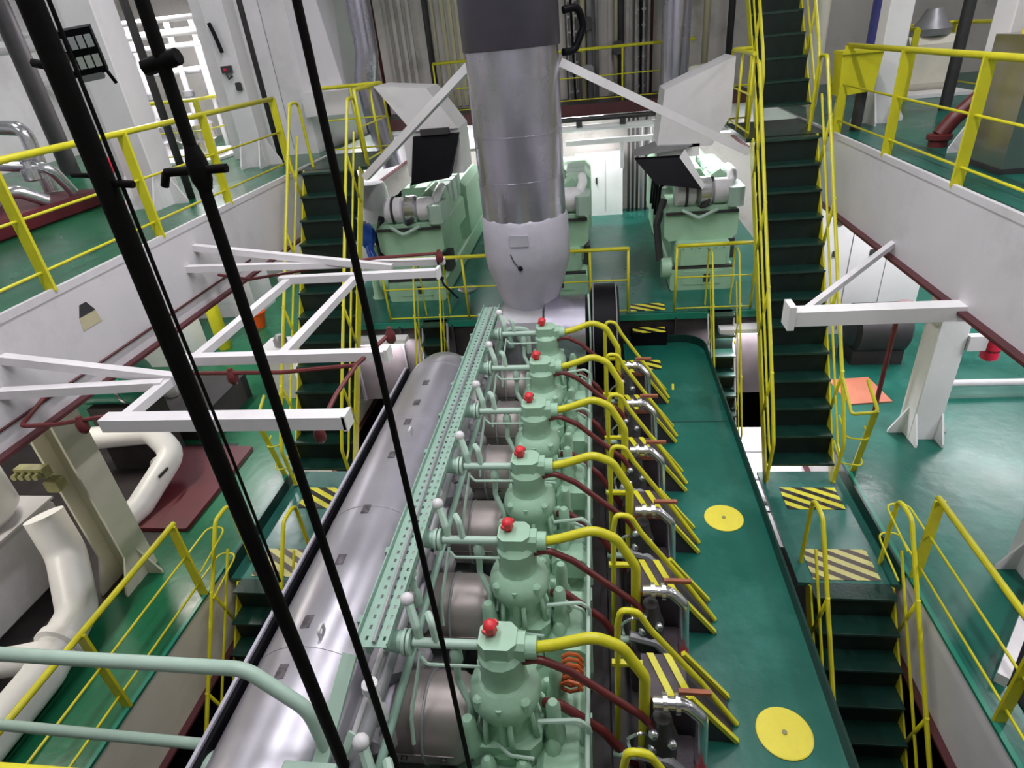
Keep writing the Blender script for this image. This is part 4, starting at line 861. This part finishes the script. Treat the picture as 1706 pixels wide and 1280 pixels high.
for i, (x, y, r, mt) in enumerate([(4.35, 11.3, 0.09, 'red_bright'), (4.2, 11.0, 0.12, 'navy'), (6.6, 9.8, 0.14, 'red_pipe'), (7.6, 10.2, 0.2, 'white'), (5.2, 10.6, 0.08, 'dark_metal'), (3.75, 12.2, 0.12, 'cream')]):
    solo('stand_pipe', MB().cyl((x, y, 0.0 if i != 0 else 1.6), (x, y, 5.6), r, 10), mt, ['bright red pipe behind the white column by the yellow box', 'dark blue pipe behind the white column by the yellow box', 'tall dark red pipe beyond the steel cabinet', 'thick white pipe beyond the steel cabinet', 'dark pipe between the column and the hatch railing', 'cream pipe beside the rising stair'][i], 'pipe')
solo('small_locker', MB().bbev((6.8, 8.6, 0), (8.2, 9.4, 1.5), 0.04, 2), 'white', 'white locker beyond the steel cabinet', 'locker')
t = thing('wall_lamp_box', 'white control box above the rising stair foot', 'box', (2.05, 13.2, 0.2))
MB().bbev((1.75, 13.0, 0.15), (2.35, 13.4, 0.75), 0.05, 1).build('body', 'cream', t); MB().bb((1.9, 12.99, 0.3), (2.2, 13.0, 0.6)).build('door', 'white', t)

# ------------------------------------------------------------------ frames hung over the receiver, with red water-mist pipes
t = thing('hanging_frame', 'white steel frame reaching from the deck girder over the receiver', 'steel frame', (XL, 4.8, -0.7))
FZ2 = -0.62
for y in (6.2, 4.28): MB().bb((-3.55, y-0.05, FZ2-0.04), (-1.70, y+0.04, FZ2+0.04)).build('cross_beam', 'white', t)
MB().bb((-3.55, 3.25, FZ2-0.05), (-1.70, 3.37, FZ2+0.05)).build('cross_beam', 'white', t)
for x in (-3.45, -2.65): MB().bb((x-0.04, 4.28 if x > -3 else 3.3, FZ2-0.05), (x+0.04, 6.2, FZ2+0.02)).build('side_beam', 'white', t)
for a, b in (((XL, 6.40, -0.25), (-2.3, 6.45, FZ2)), ((XL, 6.15, -0.42), (-2.2, 6.6, FZ2)), ((-2.2, 6.6, FZ2), (-1.72, 6.58, FZ2)), ((XL, 3.71, -0.28), (-3.4, 3.95, FZ2)), ((XL, 3.55, -0.50), (-3.45, 3.85, FZ2))):
    MB().beam(a, b, 0.08, 0.07).build('arm', 'white', t)
for y in (6.2, 4.28, 3.31): MB().bb((-1.72, y-0.06, FZ2-0.06), (-1.69, y+0.06, FZ2+0.06)).build('end_plate', 'white_bright', t)
t = thing('mist_pipe', 'dark red water mist pipe along the white frame and girder', 'pipe', (-3.2, 4.8, -0.9))
rp = 0.018
MB().tube([(XL+0.05, 6.6, -0.66), (-4.1, 6.5, -0.70), (-2.5, 6.5, -0.52), (-1.75, 6.5, -0.50)], rp, 7, 0.05).build('branch', 'red_pipe', t)
MB().tube([(-3.95, 4.15, -0.68), (-2.6, 4.15, -0.70), (-1.95, 4.17, -0.66), (-1.72, 4.45, -0.52)], rp, 7, 0.05).build('branch', 'red_pipe', t)
MB().tube([(-1.95, 4.17, -0.66), (-2.0, 3.8, -0.72), (-2.02, 3.45, -0.80)], rp, 7, 0.05).build('branch', 'red_pipe', t)
MB().tube([(XL+0.03, 3.9, -0.70), (-4.45, 3.45, -0.74), (-4.2, 3.5, -0.76), (-3.6, 3.6, -0.72), (-3.45, 3.95, -0.62)], rp, 7, 0.05).build('branch', 'red_pipe', t)
MB().tube([(XL+0.03, 3.2, -0.74), (XL+0.03, 7.4, -0.74)], 0.012, 6).build('main', 'dark_red', t)
for q in ((-3.05, 4.15, -0.74), (-1.75, 6.5, -0.55), (-1.72, 4.45, -0.55), (-2.02, 3.45, -0.85), (-4.0, 3.53, -0.80)):
    MB().lathe(q, [(0.02, -0.06), (0.045, -0.03), (0.045, 0.03), (0.025, 0.06), (0.02, 0.09)], 8).build('nozzle', 'red_pipe', t)
t = thing('sensor_cable', 'black drop cable with a metal dish over the turbocharger', 'cable', (-2.3, 9.6, FZ))
MB().tube([(-1.78, 6.5, -0.58), (-1.74, 6.45, -0.85), (-1.60, 6.5, -1.05)], 0.012, 6, 0.05).build('wire', 'black', t)
MB().lathe((-2.12, 9.35, FZ+0.34), [(0.02, 0.0), (0.10, 0.02), (0.16, 0.07), (0.165, 0.09), (0.15, 0.085), (0.08, 0.04), (0.01, 0.03)], 18).build('dish', 'chrome', t)
MB().cyl((-2.12, 9.35, FZ), (-2.12, 9.35, FZ+0.35), 0.018, 7).build('stem', 'grey_metal', t)
# bracket over the stair opposite
t = thing('hoist_bracket', 'white hoist bracket reaching from the girder past the tall stair', 'bracket', (XR, 5.6, -0.95))
MB().bb((1.75, 5.34, -1.0), (XR+0.15, 5.50, -0.86)).build('beam', 'white_bright', t)
MB().beam((1.95, 5.55, -0.92), (XR, 6.95, -0.80), 0.06, 0.06).build('brace', 'white', t)
MB().bb((1.72, 5.32, -1.03), (1.78, 5.52, -0.80)).build('end_plate', 'white_bright', t)
t = thing('girder_slot', 'small dark slot with a cream patch in the girder below the red-based machine', 'opening', (XL, 4.62, -0.35))
MB().prism([(4.52, -0.30), (4.72, -0.30), (4.66, -0.20), (4.58, -0.20)], XL+0.013, XL+0.018, 0).build('slot', 'dark_metal', t)
MB().prism([(4.50, -0.42), (4.74, -0.42), (4.72, -0.30), (4.52, -0.30)], XL+0.013, XL+0.016, 0).build('patch', 'wall_cream', t)
# crane cables
for i, (x, y, r, lb) in enumerate([(-1.47, 1.75, 0.033, 'thickest black hanging crane cable carrying the floodlight'), (-1.18, 1.79, 0.019, 'black hanging crane cable with a swivel hub'), (-0.77, 1.83, 0.013, 'slim black hanging crane cable between receiver and exhaust valves'), (-1.415, 1.75, 0.006, 'thin black wire hanging next to the thickest cable')]):
    t = thing('crane_cable', lb, 'cable', (x, y, -2.0 if i < 3 else -0.3), 'black crane cables')
    MB().tube([(x, y, -2.1 if i < 3 else -0.45), (x+0.004, y, -1.0 if i < 3 else 0.2), (x-0.003, y, 0.8), (x, y, 5.6)], r, 12).build('rope', 'black_cable', t)
    if i == 1:
        MB().lathe((x, y, 1.28), [(0.020, -0.06), (0.030, -0.03), (0.032, 0.0), (0.030, 0.03), (0.020, 0.07)], 10).build('swivel', 'black_cable', t)
        MB().cyl((x-0.11, y, 1.28), (x+0.09, y, 1.28), 0.014, 6).build('cross_pin', 'black_cable', t)
        MB().tube([(x-0.11, y, 1.28), (x-0.13, y, 1.24)], 0.012, 6).build('pin_end', 'black_cable', t)
        MB().cyl((x-0.06, y, 1.56), (x+0.05, y, 1.58), 0.022, 8).build('clamp', 'black_cable', t)
    if i == 0:
        MB().cyl((x-0.07, y, 1.60), (x, y, 1.58), 0.012, 6).build('clip', 'black_cable', t)
        MB().cyl((x, y, 1.27), (x+0.09, y, 1.26), 0.012, 6).build('clip', 'black_cable', t)
        MB().cyl((x-0.10, y, 1.30), (x, y, 1.29), 0.008, 6).build('clip', 'black_cable', t)
t = thing('floodlight', 'small black floodlight with two rows of lenses on the thickest cable', 'floodlight', (-1.62, 2.08, 1.52))
c = V3((-1.655, 2.10, 1.627))
n = V3((0.45, -0.86, -0.25)).normalized(); u = n.cross(V3((0, 0, 1))).normalized() * -1; w_ = u.cross(n).normalized()
if w_.z < 0: w_ = -w_
u = (u + w_*0.10).normalized()
R = Matrix((u, -n, w_)).transposed()
MB().box(c, (0.105, 0.035, 0.135), rot=R).build('housing', 'black', t)
for j in range(2):
    for k in range(4):
        p = c + R @ V3((-0.036+0.024*k, -0.019, 0.030-0.058*j))
        MB().box(p, (0.019, 0.008, 0.036), rot=R).build('lens', 'lens', t)
MB().box(c + R @ V3((0, -0.004, -0.075)), (0.07, 0.03, 0.02), rot=R).build('driver', 'grey_metal', t)
MB().tube([c + R @ V3((-0.05, 0, 0.0)), V3((-1.60, 1.95, 1.60)), V3((-1.49, 1.77, 1.58))], 0.009, 6).build('arm', 'black', t)
MB().tube([c + R @ V3((0.045, 0, -0.06)), c + R @ V3((0.06, 0.0, -0.11))], 0.006, 6).build('cable_tail', 'black', t)

# ------------------------------------------------------------------ lower left wing
t = thing('white_tank', 'pale grey flat-topped tank behind the white elbow pipes', 'tank', (-7.6, 4.6, LZ))
MB().bbev((-9.5, 3.4, LZ), (-6.62, 5.0, LZ+0.95), 0.06, 1).build('body', 'girder', t)
MB().bb((-9.5, 3.4, LZ+0.95), (-6.60, 5.02, LZ+0.98)).build('lid', 'girder', t)
t = thing('elbow_pipe', 'large white elbow pipe with flange beside the lower railing', 'pipe', (-5.9, 3.6, LZ))
MB().tube([(-6.25, 4.55, LZ+1.1), (-6.12, 4.45, LZ+0.62), (-5.75, 3.95, LZ+0.24), (-5.55, 3.2, LZ+0.22), (-5.5, 1.0, LZ+0.22)], 0.20, 20, 0.35).build('pipe', 'white_bright', t)
MB().lathe((-5.62, 3.55, LZ+0.22), [(0.22, -0.05), (0.27, -0.04), (0.27, 0.04), (0.22, 0.05)], 20, 1).build('flange', 'white_bright', t)
MB().tube([(-5.62, 3.42, LZ+0.26), (-5.95, 3.3, LZ+0.28), (-6.4, 3.2, LZ+0.28)], 0.15, 16).build('branch', 'white_bright', t)
t = thing('elbow_pipe', 'white lagged elbow pipe behind the cream column', 'pipe', (-6.3, 6.5, LZ))
MB().tube([(-7.9, 6.7, LZ+0.62), (-6.55, 6.75, LZ+0.72), (-6.22, 6.6, LZ+0.45), (-6.30, 5.75, LZ+0.16), (-6.4, 5.2, LZ+0.15)], 0.17, 18, 0.28).build('pipe', 'white_bright', t)
MB().bb((-6.10, 6.05, LZ+0.42), (-6.08, 6.25, LZ+0.46)).build('slot', 'dark_metal', t)
MB().lathe((-6.28, 6.38, LZ+0.36), [(0.17, -0.02), (0.182, -0.015), (0.182, 0.015), (0.17, 0.02)], 18, 1).build('band', 'white_bright', t)
solo('red_plinth', MB().bbev((-6.65, 5.45, LZ), (-5.45, 7.3, LZ+0.06), 0.02, 2), 'maroon', 'dark red plinth below the white lagged elbow', 'plinth')
t = thing('motor', 'green cylindrical motor lying behind the girder', 'motor', (-6.9, 6.6, LZ))
MB().lathe((0, 7.1, LZ+1.42), [(0.30, -7.6), (0.36, -7.55), (0.36, -6.75), (0.30, -6.68), (0.12, -6.62)], 20, 0).build('body', 'green_paint', t)
MB().lathe((0, 7.1, LZ+1.42), [(0.375, -6.85), (0.375, -6.80)], 20, 0).build('band', 'chrome', t)
MB().lathe((-7.0, 7.5, LZ+1.75), [(0.18, 0), (0.26, 0.05), (0.26, 0.25), (0.16, 0.30)], 16).build('pump_head', 'green_paint', t)
MB().bb((-7.5, 6.8, LZ), (-6.7, 7.4, LZ+1.1)).build('bed', 'engine_dark', t)
t = thing('filter_drum', 'white drum strainer behind the cream column', 'strainer', (-7.08, 4.52, LZ+0.98))
MB().lathe((-7.08, 4.52, LZ+0.98), [(0.30, 0), (0.42, 0.15), (0.42, 0.95), (0.36, 1.1)], 24).build('drum', 'white_bright', t)
t = thing('valve_cluster', 'olive row of solenoid valves on the cream column', 'valve', (-5.9, 4.5, LZ+1.7))
MB().box((-5.92, 4.46, LZ+1.80), (0.34, 0.10, 0.12)).build('manifold', 'olive', t)
for k in range(4): MB().cyl((-6.05+0.085*k, 4.42, LZ+1.80), (-6.05+0.085*k, 4.34, LZ+1.80), 0.034, 8).build('coil', 'olive', t)
MB().bbev((-5.82, 4.40, LZ+1.56), (-5.66, 4.52, LZ+1.70), 0.02, 1).build('terminal_box', 'olive', t)
t = thing('bucket', 'orange bucket on the green deck beyond the tall stair', 'bucket', (-7.75, 12.1, LZ))
MB().lathe((-7.75, 12.1, LZ), [(0.14, 0), (0.20, 0.34), (0.215, 0.34), (0.215, 0.37), (0.19, 0.37), (0.135, 0.03), (0.01, 0.03)], 20).build('pail', 'orange', t)
MB().tube([(-7.95, 12.1, LZ+0.36), (-7.85, 12.0, LZ+0.46), (-7.65, 12.0, LZ+0.46), (-7.55, 12.1, LZ+0.36)], 0.008, 5, 0.05).build('handle', 'grey_metal', t)
t = thing('gas_bottle', 'tall yellow gas bottle beside a white locker', 'gas bottle', (-8.0, 11.0, LZ))
MB().lathe((-8.0, 11.0, LZ), [(0.13, 0), (0.14, 0.03), (0.14, 1.05), (0.10, 1.20)], 14).build('cylinder', 'yellow', t)
MB().lathe((-8.0, 11.0, LZ), [(0.10, 1.20), (0.06, 1.28), (0.06, 1.36)], 12).build('cap', 'white', t)
t = thing('locker', 'white locker with narrow dark handle behind the yellow bottle', 'locker', (-8.7, 10.6, LZ))
MB().bb((-9.4, 10.2, LZ), (-8.3, 10.9, LZ+1.7)).build('body', 'white_bright', t)
MB().bb((-8.85, 10.18, LZ+0.6), (-8.81, 10.2, LZ+1.3)).build('handle', 'dark_metal', t)
for i, (x, y, sx, sy, h, mt, lb) in enumerate([(-8.9, 13.2, 1.6, 1.0, 1.2, 'white', 'white machine cabinet behind the orange bucket'), (-6.3, 13.8, 1.0, 0.8, 1.4, 'white_bright', 'bright white cabinet beyond the tall stair'), (-7.3, 8.3, 1.9, 1.5, 0.45, 'engine_dark', 'low dark machine bed behind the green motor'), (-5.6, 9.2, 0.7, 0.7, 0.9, 'white', 'white pump casing beside the tall stair')]):
    tt = thing('machine_cabinet', lb, 'machine', (x, y, LZ))
    MB().bbev((x-sx/2, y-sy/2, LZ), (x+sx/2, y+sy/2, LZ+h), 0.05, 2).build('body', mt, tt)
    MB().bb((x-sx/4, y-sy/2-0.01, LZ+h*0.3), (x+sx/4, y-sy/2, LZ+h*0.8)).build('panel', mt, tt)
    MB().lathe((x, y, LZ+h), [(0.12, 0), (0.12, 0.12), (0.06, 0.2)], 12).build('fitting', 'grey_metal', tt)
solo('blue_motor', MB().lathe((0, 13.0, LZ+1.6), [(0.1, -8.2), (0.16, -8.15), (0.16, -7.75), (0.08, -7.7)], 12, 0), 'navy', 'dark blue motor on the white machine cabinet', 'motor')
# white machinery seen below, beside the walkway and beside the receiver
for i, (x, y, lb) in enumerate([(2.42, 9.6, 'white rounded machine casing below the generator deck beside the walkway'), (-3.46, 9.6, 'white rounded machine casing beside the receiver dome')]):
    tt = thing('machine_casing', lb, 'machine', (x, y-0.6, -7.0))
    MB().bbev((x-0.75, 6.2, -7.0), (x+0.75, 9.0, -4.62), 0.12, 1).build('body', 'white_bright', tt)
    for yy in (6.9, 7.6, 8.3): MB().bb((x-0.64, yy-0.02, -4.62), (x+0.64, yy+0.02, -4.60)).build('band', 'grey_metal', tt)
    MB().lathe((x, 7.25, -4.62), [(0.22, 0), (0.22, 0.05), (0.16, 0.07)], 18).build('manhole', 'white', tt)

# ------------------------------------------------------------------ lower right wing
t = thing('extinguisher', 'bright red cylinder on the side of the white column', 'fire extinguisher', (4.89, 7.45, -2.6))
MB().lathe((4.89, 7.45, -2.55), [(0.06, 0), (0.10, 0.03), (0.10, 0.50), (0.05, 0.58), (0.03, 0.64)], 14).build('cylinder', 'red_bright', t)
for z in (-2.4, -2.15): MB().lathe((4.89, 7.45, z), [(0.103, -0.012), (0.106, 0), (0.103, 0.012)], 14).build('band', 'red_base', t)
MB().bb((4.585, 7.40, -2.40), (4.80, 7.50, -2.2)).build('bracket', 'white', t)
t = thing('hydrant_valve', 'dark red valve and standpipe beside the white column', 'valve', (4.02, 7.75, LZ))
MB().tube([(3.92, 7.9, LZ), (3.92, 7.9, -2.2), (3.97, 7.9, -1.95)], 0.032, 10, 0.1).build('standpipe', 'red_pipe', t)
MB().lathe((3.95, 7.82, -2.0), [(0.06, -0.14), (0.12, -0.10), (0.12, -0.05), (0.07, 0.0), (0.06, 0.10), (0.10, 0.12)], 12).build('valve_body', 'red_base', t)
MB().lathe((0, 7.8, -1.98), [(0.08, 4.06), (0.10, 4.08), (0.10, 4.12), (0.08, 4.15)], 12, 0).build('handwheel', 'red_bright', t)
solo('floor_plate', MB().box((4.05, 8.75, LZ+0.01), (0.62, 0.75, 0.02), rz=0.1), 'terracotta', 'terracotta coloured plate on the deck beside the tall stair', 'plate')
solo('floor_pipe', MB().cyl((5.15, 8.6, LZ+0.20), (9.5, 8.6, LZ+0.20), 0.055, 10), 'white', 'white pipe lying low across the lower deck', 'pipe')
t = thing('switch_cabinet', 'white switch cabinet with small dark gauges behind the stair', 'cabinet', (4.6, 10.9, LZ))
MB().bb((3.75, 10.8, LZ), (5.6, 11.4, LZ+2.6)).build('body', 'white_bright', t)
for x in (4.35, 4.95): MB().bb((x-0.005, 10.79, LZ+0.1), (x+0.005, 10.8, LZ+2.5)).build('door_gap', 'grey_metal', t)
for x in (4.1, 4.7, 5.3): 
    MB().cyl((x, 10.8, LZ+2.1), (x, 10.77, LZ+2.1), 0.06, 10).build('gauge', 'dark_metal', t)
    MB().bb((x-0.04, 10.77, LZ+1.5), (x+0.04, 10.8, LZ+1.6)).build('switch', 'dark_metal', t)
t = thing('motor', 'dark motor with a grey end behind the red standpipe', 'motor', (4.4, 9.6, LZ))
MB().lathe((0, 9.9, LZ+0.55), [(0.3, 4.2), (0.42, 4.25), (0.42, 5.0), (0.36, 5.05)], 18, 0).build('body', 'dark_metal', t)
MB().bb((4.2, 9.6, LZ), (5.0, 10.2, LZ+0.25)).build('bed', 'engine_dark', t)
solo('pallet_box', MB().bbev((5.9, 5.9, LZ), (7.6, 7.2, LZ+0.5), 0.04, 2), 'dark_metal', 'low dark machine bed on the lower deck beyond the columns', 'machine bed')
t = thing('work_lamp', 'small white work lamp standing lit at the walkway edge near the silencer', 'lamp', (0.62, 7.45, WZ))
MB().bbev((0.50, 7.35, WZ), (0.72, 7.60, WZ+0.26), 0.03, 2).build('body', 'white', t)
MB().lathe((0.66, 7.34, WZ+0.20), [(0.05, -0.02), (0.05, 0.02)], 12, 1).build('lens', 'tube_glow', t)
t = thing('floor_hatch', 'dark floor opening with a pale rim on the lower deck near the white girder', 'hatch', (4.5, 3.7, LZ))
MB().prism([(3.50, 1.6), (3.50, 3.78), (4.30, 4.72), (5.8, 4.72), (5.8, 1.6)], LZ, LZ+0.012, 2).build('opening', 'black', t)  # flat black plate, coloured for the unlit depth of an opening
MB().beam((3.44, 3.74, LZ+0.06), (4.28, 4.76, LZ+0.06), 0.09, 0.12).build('rim', 'white', t); MB().bb((4.28, 4.72, LZ), (5.8, 4.80, LZ+0.12)).build('rim', 'white', t)

# ------------------------------------------------------------------ lamps
for i, y in enumerate((1.5, 4.5, 7.5)):
    for j, x in enumerate((-2.6, 1.2)):
        lamp((x, y, 5.3), 1.8, 95, 'tube lamp under the ceiling above the engine', group='ceiling tube lamps over the engine')
for i, y in enumerate((2.5, 6.5, 10.5)):
    lamp((-8.2, y, 4.6), 1.4, 48, 'tube lamp under the ceiling above the pipe-covered machine', group='ceiling tube lamps over the machine wing')
    lamp((6.4, y, 4.6), 1.4, 65, 'tube lamp under the ceiling above the steel cabinet', group='ceiling tube lamps over the cabinet wing')
for i, y in enumerate((3.0, 6.5, 10.0, 13.5)):
    lamp((-7.4, y, -0.35), 1.3, 75, 'tube lamp under the upper deck above the white tank side', col=(1, 0.93, 0.80) if i < 2 else (1, 0.97, 1.0), group='tube lamps below the upper deck, tank side')
for i, (x, y) in enumerate([(5.6, 3.0), (6.0, 6.5), (7.6, 11.4), (8.3, 10.8), (5.0, 9.4), (5.0, 13.5)]):  # fourth lamp is an added twin of the third, widening the deck glare
    lamp((x, y, -0.35), 1.3, 75, 'tube lamp under the upper deck above the red cylinder side', group='tube lamps below the upper deck, cylinder side')
for x in (-3.4, -0.4, 1.9):
    lamp((x, 14.4, -0.15), 1.3, 40, 'tube lamp below the far platform', along='x', group='tube lamps below the far platform')
lamp((-3.75, 12.2, -0.05), 1.0, 45, 'tube lamp over the blue pump beside the upright duct mouth', along='x', group='tube lamps over the generators')
lamp((2.25, 11.5, -0.22), 1.0, 34, 'tube lamp over the generator beside the slanting duct mouth', along='x', group='tube lamps over the generators')
lamp((-8.2, 12.6, 2.9), 1.4, 150, 'tube lamp over the far hatch railing and white stand pipes', group='lamp over the far hatch')
for x in (-3.6, 2.3): lamp((x, 8.85, -2.75), 0.9, 80, 'added tube lamp below the generator deck edge, brightening the white casings', along='x', group='added tube lamps below the generator deck')  # unseen lamps added to brighten the white machine casings
for o in bpy.data.objects:
    if '_o' in o: del o['_o']
